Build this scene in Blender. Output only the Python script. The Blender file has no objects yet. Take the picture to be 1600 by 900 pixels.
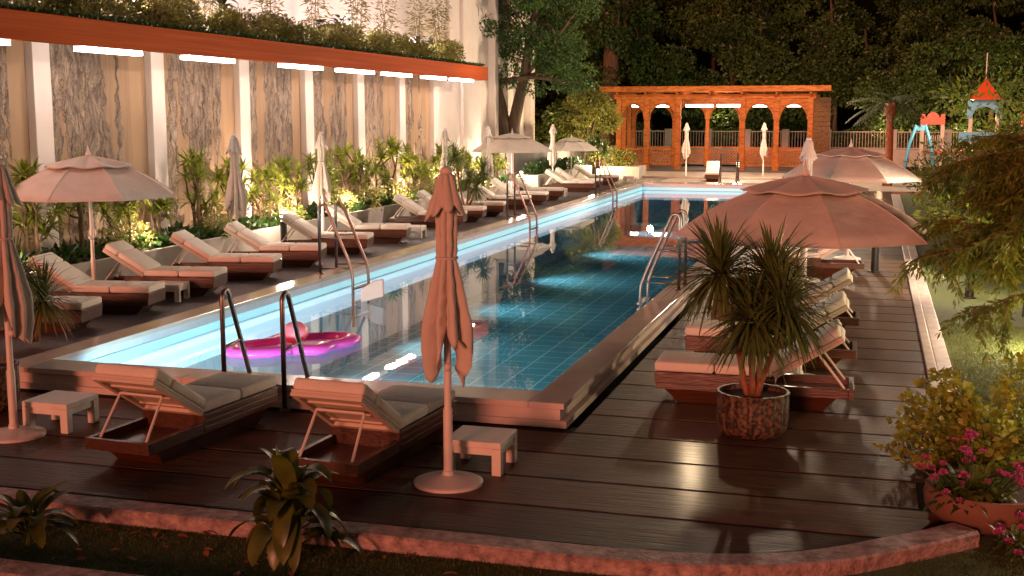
import bpy, bmesh, math, random
import numpy as np
from mathutils import Vector, Matrix
R = math.radians; PI = math.pi
C = bpy.context.scene.collection
sc = bpy.context.scene
# ------------------------------------------------------------------ camera, sky, sun, lamps, exposure
cam = bpy.data.cameras.new('camera'); co = bpy.data.objects.new('camera', cam); C.objects.link(co)
cam.sensor_width = 36; cam.lens = 1909/1600*36; cam.clip_end = 600; cam.clip_start = .1
co.location = (0, 0, 3); co.rotation_euler = (PI/2-math.atan(272/1909), 0, R(16.4)); sc.camera = co
sc.view_settings.view_transform = 'Standard'; sc.view_settings.look = 'None'
sc.view_settings.exposure = 0.0; sc.view_settings.gamma = 1
SUN_EL, SUN_AZ = R(10), R(187)          # low dusk glow from behind the camera
w = bpy.data.worlds.new('World'); sc.world = w; w.use_nodes = True
nt = w.node_tree; bg = nt.nodes['Background']
sky = nt.nodes.new('ShaderNodeTexSky'); sky.sky_type = 'NISHITA'; sky.sun_disc = False
sky.sun_elevation = R(3); sky.sun_rotation = SUN_AZ
mx = nt.nodes.new('ShaderNodeMix'); mx.data_type = 'RGBA'; mx.blend_type = 'MULTIPLY'; mx.inputs[0].default_value = 1
mx.inputs[7].default_value = (1.0, .60, .58, 1)
nt.links.new(sky.outputs[0], mx.inputs[6]); nt.links.new(mx.outputs[2], bg.inputs[0])
bg.inputs[1].default_value = 0.065
def light(name, kind, loc, power, col, size=.05, aim=None, cone=None, blend=.4):
    l = bpy.data.lights.new(name, kind); l.energy = power; l.color = col
    o = bpy.data.objects.new(name, l); C.objects.link(o); o.location = loc
    if kind in ('POINT', 'SPOT'): l.shadow_soft_size = size
    if cone: l.spot_size = R(cone); l.spot_blend = blend
    if aim is not None: o.rotation_euler = (Vector(aim)-Vector(loc)).to_track_quat('-Z', 'Y').to_euler()
    return o
s = bpy.data.lights.new('sun', 'SUN'); s.energy = 2.1; s.color = (1, .30, .19); s.angle = R(8)
so = bpy.data.objects.new('sun', s); C.objects.link(so)
sd = Vector((math.sin(SUN_AZ)*math.cos(SUN_EL), math.cos(SUN_AZ)*math.cos(SUN_EL), math.sin(SUN_EL)))
so.rotation_euler = sd.to_track_quat('Z', 'Y').to_euler()
WARM = (1, .75, .57)
light('unseen_flood', 'SPOT', (-8.5, 62, 15.2), 3400, (1, .72, .42), .5, (-1, 13, 0), 42, .6)
light('unseen_flood', 'SPOT', (9.5, 19, 7), 1900, (1, .66, .40), .15, (-.6, 16.5, 0), 46, .8)
light('unseen_flood', 'SPOT', (4.5, 40, 6.5), 10500, (1, .74, .60), .2, (-12.7, 28, 3), 80, .5)  # added flood with no known source, brightens the orange fascia and left side
light('unseen_flood', 'SPOT', (-1.8, 33, 6.5), 4000, (1, .78, .60), .2, (-12.5, 46, 1.5), 70, .6)  # another added flood without a source, lifts the far parasols and loungers
sc.cycles.use_denoising = True
sc.cycles.max_bounces = 8; sc.cycles.transparent_max_bounces = 16
sc.cycles.sample_clamp_indirect = 6; sc.cycles.caustics_reflective = False; sc.cycles.caustics_refractive = False
sc.cycles.use_adaptive_sampling = True; sc.cycles.adaptive_threshold = 0.02

# ------------------------------------------------------------------ materials
def mat(name, col, rough=.6, metal=0, noise=0, nscale=8, bump=0, bscale=60, stretch=(1, 1, 1), emit=None, estr=0,
        trans=0, spec=.5, dark=None, detail=6, coat=0):
    m = bpy.data.materials.new(name); m.use_nodes = True
    t = m.node_tree; N = t.nodes; L = t.links; b = N['Principled BSDF']
    b.inputs['Base Color'].default_value = (*col, 1); b.inputs['Roughness'].default_value = rough
    b.inputs['Metallic'].default_value = metal; b.inputs['Specular IOR Level'].default_value = spec
    if coat: b.inputs['Coat Weight'].default_value = coat; b.inputs['Coat Roughness'].default_value = .1
    if noise or bump or dark:
        tc = N.new('ShaderNodeTexCoord'); mp = N.new('ShaderNodeMapping'); mp.inputs['Scale'].default_value = stretch
        L.new(tc.outputs['Object'], mp.inputs[0])
    if noise or dark:
        n = N.new('ShaderNodeTexNoise'); n.inputs['Scale'].default_value = nscale; n.inputs['Detail'].default_value = detail
        L.new(mp.outputs[0], n.inputs['Vector'])
        cr = N.new('ShaderNodeValToRGB'); cr.color_ramp.elements[0].position = .3; cr.color_ramp.elements[1].position = .72
        d = dark if dark else tuple(c*(1-noise) for c in col)
        cr.color_ramp.elements[0].color = (*d, 1); cr.color_ramp.elements[1].color = (*col, 1)
        L.new(n.outputs['Fac'], cr.inputs[0]); L.new(cr.outputs[0], b.inputs['Base Color'])
        mr = N.new('ShaderNodeMapRange'); mr.inputs[3].default_value = min(1, rough*1.2); mr.inputs[4].default_value = rough*.82
        L.new(n.outputs['Fac'], mr.inputs[0]); L.new(mr.outputs[0], b.inputs['Roughness'])
    if bump:
        n2 = N.new('ShaderNodeTexNoise'); n2.inputs['Scale'].default_value = bscale; n2.inputs['Detail'].default_value = 5
        L.new(mp.outputs[0], n2.inputs['Vector'])
        bp = N.new('ShaderNodeBump'); bp.inputs['Strength'].default_value = bump; bp.inputs['Distance'].default_value = .02
        L.new(n2.outputs['Fac'], bp.inputs['Height']); L.new(bp.outputs[0], b.inputs['Normal'])
    if emit:
        b.inputs['Emission Color'].default_value = (*emit, 1); b.inputs['Emission Strength'].default_value = estr
    if trans:
        tr = N.new('ShaderNodeBsdfTranslucent'); ms = N.new('ShaderNodeMixShader'); ms.inputs[0].default_value = trans
        src = b.inputs['Base Color'].links[0].from_socket if b.inputs['Base Color'].links else None
        if src: L.new(src, tr.inputs[0])
        else: tr.inputs[0].default_value = (*col, 1)
        L.new(b.outputs[0], ms.inputs[1]); L.new(tr.outputs[0], ms.inputs[2]); L.new(ms.outputs[0], N['Material Output'].inputs[0])
    return m
def leafmat(name, c1, c2, trans=.35, scale=3.0, rough=.5):
    m = mat(name, c1, rough, dark=c2, nscale=scale, detail=8, trans=trans); return m

M = {}
M['fabric'] = mat('canvas', (.76, .67, .58), .85, noise=.12, nscale=4, bump=.6, bscale=11, trans=.22)
M['cushion'] = mat('cushion_fabric', (.76, .69, .60), .9, noise=.10, nscale=5, bump=.5, bscale=16)
M['cush_board'] = mat('cream_board', (.68, .56, .44), .6, noise=.12, nscale=4, bump=.1, bscale=60)
M['white_paint'] = mat('white_paint', (.72, .64, .56), .5, noise=.1, nscale=7, bump=.1, bscale=40)
M['steel'] = mat('brushed_steel', (.28, .21, .175), .34, 1, noise=.2, nscale=20)
M['black'] = mat('black_metal', (.012, .012, .013), .45, noise=.3)
M['lampglow'] = mat('lamp_glow', (1, .9, .75), .5, emit=(1, .80, .55), estr=9)
M['led'] = mat('led_diffuser', (1, 1, 1), .4, emit=(1, .83, .75), estr=21)
M['led_gaz'] = mat('led_diffuser_gazebo', (1, 1, 1), .4, emit=(1, .86, .70), estr=9)
M['cyan_spill'] = mat('pool_spill_glow', (.3, .8, .9), .4, emit=(.36, .62, .74), estr=.62)
M['concrete'] = mat('concrete', (.50, .45, .38), .8, noise=.22, nscale=2.5, bump=.25, bscale=30)
M['coping'] = mat('coping_stone', (.66, .54, .48), .12, noise=.12, nscale=3, bump=.02, bscale=8)
M['coping_side'] = mat('pool_render', (.62, .51, .45), .6, noise=.1, nscale=3, bump=.05, bscale=30)
M['granite'] = mat('dark_granite', (.066, .048, .052), .5, noise=.3, nscale=14, bump=.08, bscale=120)
M['paving'] = mat('paving', (.36, .28, .22), .6, noise=.3, nscale=3, bump=.15, bscale=30)
M['soil'] = mat('soil', (.06, .035, .02), .95, noise=.5, nscale=20, bump=.8, bscale=50)
M['pillar'] = mat('cream_plaster', (.80, .70, .63), .7, noise=.06, nscale=3, bump=.08, bscale=40)
M['panel'] = mat('tan_plaster', (.44, .28, .16), .8, noise=.16, nscale=2, stretch=(1, 2, .3), bump=.12, bscale=30)
M['wall_far'] = mat('cream_render', (.76, .65, .58), .8, noise=.12, nscale=1.2, bump=.1, bscale=25)
M['greywall'] = mat('grey_wall', (.10, .085, .08), .8, noise=.2, nscale=2)
M['bark'] = mat('bark', (.13, .085, .045), .9, dark=(.04, .025, .015), nscale=6, stretch=(1, 1, .2), bump=1.0, bscale=9)
M['stem'] = mat('plant_stem', (.20, .12, .06), .8, noise=.5, nscale=12, bump=.5, bscale=50)
M['red_stem'] = mat('yucca_stem', (.34, .13, .05), .7, dark=(.15, .05, .02), nscale=14, stretch=(1, 1, .5), bump=.6, bscale=60)
M['gazwood'] = mat('gazebo_wood', (.42, .132, .028), .55, spec=.12, dark=(.17, .045, .009), nscale=3, stretch=(1, 1, 5), bump=.2, bscale=20)
M['fascia'] = mat('fascia_wood', (.52, .078, .004), .6, spec=.05, dark=(.36, .052, .003), nscale=2.2, stretch=(3, .12, 9), bump=.12, bscale=6)
M['teak'] = mat('teak', (.092, .030, .011), .36, dark=(.040, .012, .005), nscale=3, stretch=(1.2, 6, 14), bump=.25, bscale=6, coat=.2)
M['red_plastic'] = mat('red_plastic', (.62, .075, .02), .4, noise=.1)
M['blue_plastic'] = mat('blue_plastic', (.10, .38, .58), .4, noise=.1)
M['pink'] = mat('pink_vinyl', (.92, .10, .52), .22, noise=.12, nscale=3, trans=.25)
M['salmon'] = mat('salmon_vinyl', (.95, .22, .27), .28, noise=.08, nscale=3, trans=.25)
M['tan'] = mat('tan_foam', (.64, .46, .36), .6, noise=.08)
M['terracotta'] = mat('terracotta', (.21, .095, .058), .7, noise=.25, nscale=4, bump=.15, bscale=40)
M['kerbstone'] = mat('kerb_stone', (.50, .33, .28), .55, dark=(.17, .10, .09), nscale=13, bump=1.0, bscale=34, detail=10)
M['kerbpale'] = mat('pale_kerb_stone', (.50, .40, .34), .5, dark=(.36, .27, .23), nscale=5, bump=.2, bscale=30)
M['lawn'] = mat('lawn_turf', (.13, .165, .035), .95, dark=(.05, .066, .014), nscale=45, bump=1.0, bscale=220)
M['earth'] = mat('earth', (.035, .03, .015), .95, noise=.5, nscale=4, bump=.5, bscale=20)
M['iron_white'] = mat('white_railing', (.55, .46, .38), .5)
M['flower'] = mat('pink_petals', (.62, .11, .28), .6, dark=(.34, .04, .15), nscale=30, trans=.3)
M['dryleaf'] = mat('dry_leaf', (.46, .14, .05), .7, noise=.5, nscale=25, trans=.15)
# foliage
M['lf_forest'] = leafmat('forest_leaves', (.095, .165, .030), (.018, .038, .008), .3, .35)
M['lf_tree'] = leafmat('tree_leaves', (.085, .17, .030), (.022, .050, .010), .35, 1.1)
M['lf_bright'] = leafmat('bright_leaves', (.26, .24, .035), (.10, .11, .02), .4, 2.2)
M['lf_hedge'] = leafmat('hedge_leaves', (.40, .36, .095), (.14, .14, .035), .4, 3)
M['lf_dark'] = leafmat('dark_broad_leaves', (.045, .045, .014), (.018, .02, .008), .2, 4, .35)
M['lf_drac'] = leafmat('dracaena_leaves', (.46, .48, .06), (.15, .22, .03), .45, 3, .4)
M['lf_yucca'] = leafmat('yucca_leaves', (.17, .22, .055), (.06, .09, .02), .25, 6, .4)
M['lf_cover'] = leafmat('cover_leaves', (.055, .125, .022), (.02, .05, .01), .3, 6, .4)
M['lf_bamboo'] = leafmat('bamboo_leaves', (.26, .20, .06), (.14, .11, .03), .35, 5)
M['lf_feather'] = leafmat('feathery_leaves', (.26, .30, .032), (.06, .095, .012), .5, 2.4)
M['lf_shrub'] = leafmat('shrub_leaves', (.42, .42, .04), (.15, .18, .02), .4, 6)
M['lf_broad'] = leafmat('broad_leaves', (.17, .18, .022), (.05, .07, .012), .3, 4.5, .35)
M['lf_palm'] = leafmat('palm_fronds', (.045, .055, .016), (.018, .024, .008), .25, 3)
M['lf_grass'] = leafmat('grass_blades', (.13, .165, .03), (.05, .07, .012), .3, 30)

def deck_mat():
    m = mat('wet_deck_boards', (.060, .034, .024), .3); t = m.node_tree; N = t.nodes; L = t.links; b = N['Principled BSDF']
    tc = N.new('ShaderNodeTexCoord'); oi = N.new('ShaderNodeAttribute'); oi.attribute_name = 'board'; oi.attribute_type = 'GEOMETRY'
    mp = N.new('ShaderNodeMapping'); mp.inputs['Scale'].default_value = (.7, 9, 9)
    cmb = N.new('ShaderNodeCombineXYZ'); mu = N.new('ShaderNodeMath'); mu.operation = 'MULTIPLY'; mu.inputs[1].default_value = 37
    L.new(oi.outputs['Fac'], mu.inputs[0]); L.new(mu.outputs[0], cmb.inputs[0])
    L.new(tc.outputs['Object'], mp.inputs[0]); L.new(cmb.outputs[0], mp.inputs['Location'])
    n = N.new('ShaderNodeTexNoise'); n.inputs['Scale'].default_value = 2.2; n.inputs['Detail'].default_value = 9; n.inputs['Distortion'].default_value = .9; n.inputs['Roughness'].default_value = .62
    L.new(mp.outputs[0], n.inputs['Vector'])
    cr = N.new('ShaderNodeValToRGB'); e = cr.color_ramp.elements
    e[0].position = .3; e[0].color = (.015, .007, .005, 1); e[1].position = .75; e[1].color = (.150, .072, .038, 1)
    L.new(n.outputs['Fac'], cr.inputs[0])
    hs = N.new('ShaderNodeHueSaturation'); mr0 = N.new('ShaderNodeMapRange'); mr0.inputs[3].default_value = .6; mr0.inputs[4].default_value = 1.4
    L.new(oi.outputs['Fac'], mr0.inputs[0]); L.new(mr0.outputs[0], hs.inputs['Value']); L.new(cr.outputs[0], hs.inputs['Color']); L.new(hs.outputs[0], b.inputs['Base Color'])
    mr = N.new('ShaderNodeMapRange'); mr.inputs[1].default_value = .25; mr.inputs[2].default_value = .75; mr.inputs[3].default_value = .30; mr.inputs[4].default_value = .60
    L.new(n.outputs['Fac'], mr.inputs[0]); L.new(mr.outputs[0], b.inputs['Roughness'])
    bp = N.new('ShaderNodeBump'); bp.inputs['Strength'].default_value = .8; bp.inputs['Distance'].default_value = .02
    L.new(n.outputs['Fac'], bp.inputs['Height']); L.new(bp.outputs[0], b.inputs['Normal'])
    return m
M['deck'] = deck_mat(); _b = M['deck'].node_tree.nodes['Principled BSDF']; _b.inputs['Coat Weight'].default_value = .07; _b.inputs['Coat Roughness'].default_value = .13; _b.inputs['Specular IOR Level'].default_value = .10
def tile_mat():
    m = mat('pool_tiles', (.05, .3, .5), .3); t = m.node_tree; N = t.nodes; L = t.links; b = N['Principled BSDF']
    tc = N.new('ShaderNodeTexCoord'); br = N.new('ShaderNodeTexBrick'); br.offset = 0; br.inputs['Scale'].default_value = 1
    br.inputs['Brick Width'].default_value = .5; br.inputs['Row Height'].default_value = .5; br.inputs['Mortar Size'].default_value = .016
    br.inputs['Color1'].default_value = (.15, .38, .43, 1); br.inputs['Color2'].default_value = (.18, .43, .48, 1); br.inputs['Mortar'].default_value = (.55, .76, .78, 1)
    L.new(tc.outputs['Object'], br.inputs[0]); L.new(br.outputs[0], b.inputs['Base Color'])
    return m
M['tiles'] = tile_mat(); _b = M['tiles'].node_tree.nodes['Principled BSDF']; _b.inputs['Roughness'].default_value = .85; _b.inputs['Specular IOR Level'].default_value = .05
def water_mat():
    m = bpy.data.materials.new('pool_water'); m.use_nodes = True; t = m.node_tree; N = t.nodes; L = t.links
    N.remove(N['Principled BSDF'])
    gl = N.new('ShaderNodeBsdfGlossy'); gl.inputs['Roughness'].default_value = .01; gl.inputs['Color'].default_value = (.95, 1, 1, 1)
    tr = N.new('ShaderNodeBsdfTransparent'); tr.inputs[0].default_value = (.72, .90, .94, 1)
    fr = N.new('ShaderNodeFresnel'); fr.inputs[0].default_value = 1.36; ms = N.new('ShaderNodeMixShader')
    tc = N.new('ShaderNodeTexCoord'); mp = N.new('ShaderNodeMapping'); mp.inputs['Scale'].default_value = (1, .8, 1)
    n = N.new('ShaderNodeTexNoise'); n.inputs['Scale'].default_value = 1.6; n.inputs['Detail'].default_value = 3; n.inputs['Distortion'].default_value = .5
    bp = N.new('ShaderNodeBump'); bp.inputs['Strength'].default_value = .05; bp.inputs['Distance'].default_value = .011
    L.new(tc.outputs['Object'], mp.inputs[0]); L.new(mp.outputs[0], n.inputs[0]); L.new(n.outputs['Fac'], bp.inputs['Height'])
    L.new(bp.outputs[0], gl.inputs['Normal']); L.new(bp.outputs[0], fr.inputs['Normal'])
    L.new(fr.outputs[0], ms.inputs[0]); L.new(tr.outputs[0], ms.inputs[1]); L.new(gl.outputs[0], ms.inputs[2]); L.new(ms.outputs[0], N['Material Output'].inputs[0])
    return m
M['water'] = water_mat()
def stone_mat(name, wet):
    """travertine slab with ragged vertical streaks of running water"""
    m = mat(name, (.40, .29, .19), .75); t = m.node_tree; N = t.nodes; L = t.links; b = N['Principled BSDF']
    tc = N.new('ShaderNodeTexCoord'); oi = N.new('ShaderNodeObjectInfo')
    off = N.new('ShaderNodeCombineXYZ'); mu = N.new('ShaderNodeMath'); mu.operation = 'MULTIPLY'; mu.inputs[1].default_value = 91
    L.new(oi.outputs['Random'], mu.inputs[0]); L.new(mu.outputs[0], off.inputs[1])
    ad = N.new('ShaderNodeVectorMath'); L.new(tc.outputs['Object'], ad.inputs[0]); L.new(off.outputs[0], ad.inputs[1])
    wob = N.new('ShaderNodeTexNoise'); wob.inputs['Scale'].default_value = 1.7; wob.inputs['Detail'].default_value = 10; wob.inputs['Roughness'].default_value = .66
    L.new(ad.outputs[0], wob.inputs['Vector'])
    wsc = N.new('ShaderNodeVectorMath'); wsc.operation = 'SCALE'; wsc.inputs['Scale'].default_value = .62; L.new(wob.outputs['Color'], wsc.inputs[0])
    ad2 = N.new('ShaderNodeVectorMath'); L.new(ad.outputs[0], ad2.inputs[0]); L.new(wsc.outputs[0], ad2.inputs[1])
    mp = N.new('ShaderNodeMapping'); mp.inputs['Scale'].default_value = (1, 1.15, .10); L.new(ad2.outputs[0], mp.inputs[0])
    st = N.new('ShaderNodeTexNoise'); st.inputs['Scale'].default_value = 1.9; st.inputs['Detail'].default_value = 2; L.new(mp.outputs[0], st.inputs['Vector'])
    cr = N.new('ShaderNodeValToRGB'); cr.color_ramp.elements[0].position = .545-wet; cr.color_ramp.elements[1].position = .565-wet; L.new(st.outputs['Fac'], cr.inputs[0])
    # dry stone colour
    mp2 = N.new('ShaderNodeMapping'); mp2.inputs['Scale'].default_value = (1, 3.2, .25); L.new(ad.outputs[0], mp2.inputs[0])
    g = N.new('ShaderNodeTexNoise'); g.inputs['Scale'].default_value = 3; g.inputs['Detail'].default_value = 8; L.new(mp2.outputs[0], g.inputs['Vector'])
    c1 = N.new('ShaderNodeValToRGB'); c1.color_ramp.elements[0].position = .3; c1.color_ramp.elements[1].position = .75
    c1.color_ramp.elements[0].color = (.27, .160, .085, 1); c1.color_ramp.elements[1].color = (.42, .265, .150, 1); L.new(g.outputs['Fac'], c1.inputs[0])
    fl = N.new('ShaderNodeTexNoise'); fl.inputs['Scale'].default_value = 7; fl.inputs['Detail'].default_value = 9; fl.inputs['Distortion'].default_value = .8; mpf = N.new('ShaderNodeMapping'); mpf.inputs['Scale'].default_value = (1, 1.5, .32); L.new(ad2.outputs[0], mpf.inputs[0]); L.new(mpf.outputs[0], fl.inputs['Vector'])
    c2 = N.new('ShaderNodeValToRGB'); c2.color_ramp.elements[0].position = .38; c2.color_ramp.elements[1].position = .68
    c2.color_ramp.elements[0].color = (.13, .085, .060, 1); c2.color_ramp.elements[1].color = (.50, .37, .265, 1); L.new(fl.outputs['Fac'], c2.inputs[0])
    mx = N.new('ShaderNodeMix'); mx.data_type = 'RGBA'; L.new(cr.outputs[0], mx.inputs[0]); L.new(c1.outputs[0], mx.inputs[6]); L.new(c2.outputs[0], mx.inputs[7]); L.new(mx.outputs[2], b.inputs['Base Color'])
    rr = N.new('ShaderNodeMapRange'); rr.inputs[3].default_value = .75; rr.inputs[4].default_value = .12; L.new(cr.outputs[0], rr.inputs[0]); L.new(rr.outputs[0], b.inputs['Roughness'])
    bm_ = N.new('ShaderNodeMath'); bm_.operation = 'MULTIPLY'; L.new(fl.outputs['Fac'], bm_.inputs[0]); L.new(cr.outputs[0], bm_.inputs[1])
    bp = N.new('ShaderNodeBump'); bp.inputs['Strength'].default_value = 1; bp.inputs['Distance'].default_value = .10
    L.new(bm_.outputs[0], bp.inputs['Height']); L.new(bp.outputs[0], b.inputs['Normal'])
    return m
M['stone'] = stone_mat('waterfall_stone', .085); M['stone_wet'] = stone_mat('wet_waterfall_stone', .12)

# ------------------------------------------------------------------ helpers
def tag(o, label=None, cat=None, group=None, kind=None):
    if label: o['label'] = label
    if cat: o['category'] = cat
    if group: o['group'] = group
    if kind: o['kind'] = kind
    return o
def empty(name, loc, label, cat, group=None, rz=0):
    o = bpy.data.objects.new(name, None); C.objects.link(o); o.location = loc; o.rotation_euler.z = rz; o.empty_display_size = .2
    return tag(o, label, cat, group)
class MB:
    def __init__(s): s.v = []; s.f = []
    def add(s, V, F):
        n = len(s.v); s.v += [tuple(v) for v in V]; s.f += [tuple(i+n for i in f) for f in F]; return s
    def box(s, x0, y0, z0, x1, y1, z1):
        return s.add([(x0, y0, z0), (x1, y0, z0), (x1, y1, z0), (x0, y1, z0), (x0, y0, z1), (x1, y0, z1), (x1, y1, z1), (x0, y1, z1)],
                     [(0, 3, 2, 1), (4, 5, 6, 7), (0, 1, 5, 4), (1, 2, 6, 5), (2, 3, 7, 6), (3, 0, 4, 7)])
    def frustum(s, a, za, b, zb):   # a, b = (x0,y0,x1,y1) rectangles at za, zb
        V = [(a[0], a[1], za), (a[2], a[1], za), (a[2], a[3], za), (a[0], a[3], za), (b[0], b[1], zb), (b[2], b[1], zb), (b[2], b[3], zb), (b[0], b[3], zb)]
        return s.add(V, [(0, 3, 2, 1), (4, 5, 6, 7), (0, 1, 5, 4), (1, 2, 6, 5), (2, 3, 7, 6), (3, 0, 4, 7)])
    def tube(s, pts, r, n=10, cap=True):
        pts = [Vector(p) for p in pts]; rs = r if hasattr(r, '__len__') else [r]*len(pts); V = []; F = []
        prev = None
        for i, p in enumerate(pts):
            d = (pts[min(i+1, len(pts)-1)]-pts[max(i-1, 0)]).normalized()
            if prev is None: a = d.orthogonal().normalized()
            else: a = (prev-d*prev.dot(d)).normalized()
            prev = a; b = d.cross(a)
            for k in range(n): V.append(p+(a*math.cos(2*PI*k/n)+b*math.sin(2*PI*k/n))*rs[i])
        for i in range(len(pts)-1):
            for k in range(n): F.append((i*n+k, i*n+(k+1) % n, (i+1)*n+(k+1) % n, (i+1)*n+k))
        if cap: F.append(tuple(range(n-1, -1, -1))); F.append(tuple((len(pts)-1)*n+k for k in range(n)))
        return s.add(V, F)
    def lathe(s, prof, n=24, c=(0, 0, 0)):
        V = []; F = []
        for r, z in prof:
            for k in range(n): V.append((c[0]+r*math.cos(2*PI*k/n), c[1]+r*math.sin(2*PI*k/n), c[2]+z))
        for i in range(len(prof)-1):
            for k in range(n): F.append((i*n+k, i*n+(k+1) % n, (i+1)*n+(k+1) % n, (i+1)*n+k))
        F.append(tuple(range(n-1, -1, -1))); F.append(tuple((len(prof)-1)*n+k for k in range(n)))
        return s.add(V, F)
    def prism(s, pts, d, axis='y', c=0):
        """polygon pts in the plane across axis, extruded c..c+d"""
        n = len(pts); P = lambda u, v, t: (u, t, v) if axis == 'y' else ((t, u, v) if axis == 'x' else (u, v, t))
        V = [P(u, v, c) for u, v in pts]+[P(u, v, c+d) for u, v in pts]
        return s.add(V, [tuple(range(n)), tuple(range(2*n-1, n-1, -1))]+[(i, (i+1) % n, n+(i+1) % n, n+i) for i in range(n)])
    def xf(s, Mx):
        s.v = [tuple(Mx @ Vector(v)) for v in s.v]; return s
    def build(s, name, m, parent=None, smooth=False, bevel=0, seg=2, sub=0):
        me = bpy.data.meshes.new(name); me.from_pydata(s.v, [], s.f); me.materials.append(m)
        bm = bmesh.new(); bm.from_mesh(me); bmesh.ops.recalc_face_normals(bm, faces=bm.faces)
        if bevel:
            es = [e for e in bm.edges if len(e.link_faces) == 2 and e.calc_face_angle() > .5]
            bmesh.ops.bevel(bm, geom=es, offset=bevel, segments=seg, profile=.5, affect='EDGES')
        bm.to_mesh(me); bm.free()
        if smooth:
            for p in me.polygons: p.use_smooth = True
        o = bpy.data.objects.new(name, me); C.objects.link(o)
        if parent: o.parent = parent
        return o
def smooth_by_angle(o, a=40):
    me = o.data
    for p in me.polygons: p.use_smooth = True
    bm = bmesh.new(); bm.from_mesh(me)
    for e in bm.edges:
        if len(e.link_faces) == 2 and e.calc_face_angle() > R(a): e.smooth = False
    bm.to_mesh(me); bm.free(); return o
def copy_tree(o, parent=None):
    c = o.copy(); C.objects.link(c)
    if parent is not None: c.parent = parent
    for ch in list(o.children): copy_tree(ch, c)
    return c
def struct(name, mb, m, **k): return tag(mb.build(name, m, **k), kind='structure')
def fast_mesh(name, V, F, m, parent=None, smooth=False):
    me = bpy.data.meshes.new(name); V = np.asarray(V, np.float32); F = np.asarray(F, np.int32); k = F.shape[1]
    me.vertices.add(len(V)); me.vertices.foreach_set('co', V.ravel())
    me.loops.add(F.size); me.loops.foreach_set('vertex_index', F.ravel())
    me.polygons.add(len(F)); me.polygons.foreach_set('loop_start', np.arange(0, F.size, k, dtype=np.int32)); me.polygons.foreach_set('loop_total', np.full(len(F), k, np.int32))
    if smooth: me.polygons.foreach_set('use_smooth', np.ones(len(F), bool))
    me.update(calc_edges=True); me.validate(); me.materials.append(m)
    o = bpy.data.objects.new(name, me); C.objects.link(o)
    if parent: o.parent = parent
    return o
def leafcards(rng, P, size, aspect=2.2, droop=0.0, dirs=None, fold=.18):
    """one folded diamond leaf per point (2 quads-as-tris joined: 4 verts, kinked)"""
    n = len(P); d = rng.normal(size=(n, 3)) if dirs is None else dirs+rng.normal(size=(n, 3))*.45
    d[:, 2] -= droop; d /= np.linalg.norm(d, axis=1)[:, None]
    u = rng.normal(size=(n, 3)); s = np.cross(d, u); s /= np.linalg.norm(s, axis=1)[:, None]; up = np.cross(s, d)
    L = size*rng.uniform(.6, 1.35, n)[:, None]; W = L/aspect
    a = P; b = P+d*L*.45+s*W*.5+up*W*fold; c = P+d*L; e = P+d*L*.45-s*W*.5+up*W*fold
    V = np.stack([a, b, c, e], 1).reshape(-1, 3); F = np.arange(4*n).reshape(-1, 4); return V, F
def cloud(rng, blobs, n, shell=.55):
    """points in a union of ellipsoids (cx,cy,cz,rx,ry,rz), pushed to their outer part"""
    B = np.array(blobs, float); vol = B[:, 3]*B[:, 4]*B[:, 5]; idx = rng.choice(len(B), n, p=vol**.8/np.sum(vol**.8))
    d = rng.normal(size=(n, 3)); d /= np.linalg.norm(d, axis=1)[:, None]
    r = rng.uniform(shell**3, 1, n)**(1/3); return B[idx, :3]+d*r[:, None]*B[idx, 3:], d
def blade(V, F, p, d, up, L, W, bend, segs=4, kink=.3):
    """an arching strap leaf from p along d, sagging towards -z"""
    d = Vector(d).normalized(); side = d.cross(Vector((0, 0, 1)))
    if side.length < .05: side = Vector((1, 0, 0))
    side.normalize(); n0 = len(V); p = Vector(p); st = L/segs; cur = p.copy(); dd = d.copy()
    for i in range(segs+1):
        t = i/segs; ww = W*(math.sin(PI*min(1, .16+.84*t))**.6 if t < .98 else .03)*.5
        nn = side.cross(dd).normalized()
        V.append(cur-side*ww+nn*ww*kink); V.append(cur.copy()); V.append(cur+side*ww+nn*ww*kink)
        dd = (dd+Vector((0, 0, -bend/segs))).normalized(); cur = cur+dd*st
    for i in range(segs):
        a = n0+3*i; F.append((a, a+1, a+4, a+3)); F.append((a+1, a+2, a+5, a+4))

# ------------------------------------------------------------------ SETTING: ground, deck, paving, pool
PX0, PX1, PY0, PY1 = -9.2, -2.75, 11.1, 50.0        # pool outer
IX0, IX1, IY0, IY1 = -8.85, -3.1, 11.57, 48.6       # pool inner
CZ, WZ, FZ = .25, -.03, -1.25
g = MB()
for a in ((-120, -60, IX0, 260), (IX1, -60, 140, 260), (IX0, -60, IX1, IY0), (IX0, IY1, IX1, 260)):
    g.add([(a[0], a[1], -.115), (a[2], a[1], -.115), (a[2], a[3], -.115), (a[0], a[3], -.115)], [(0, 1, 2, 3)])
struct('ground', g, M['earth'])
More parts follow.
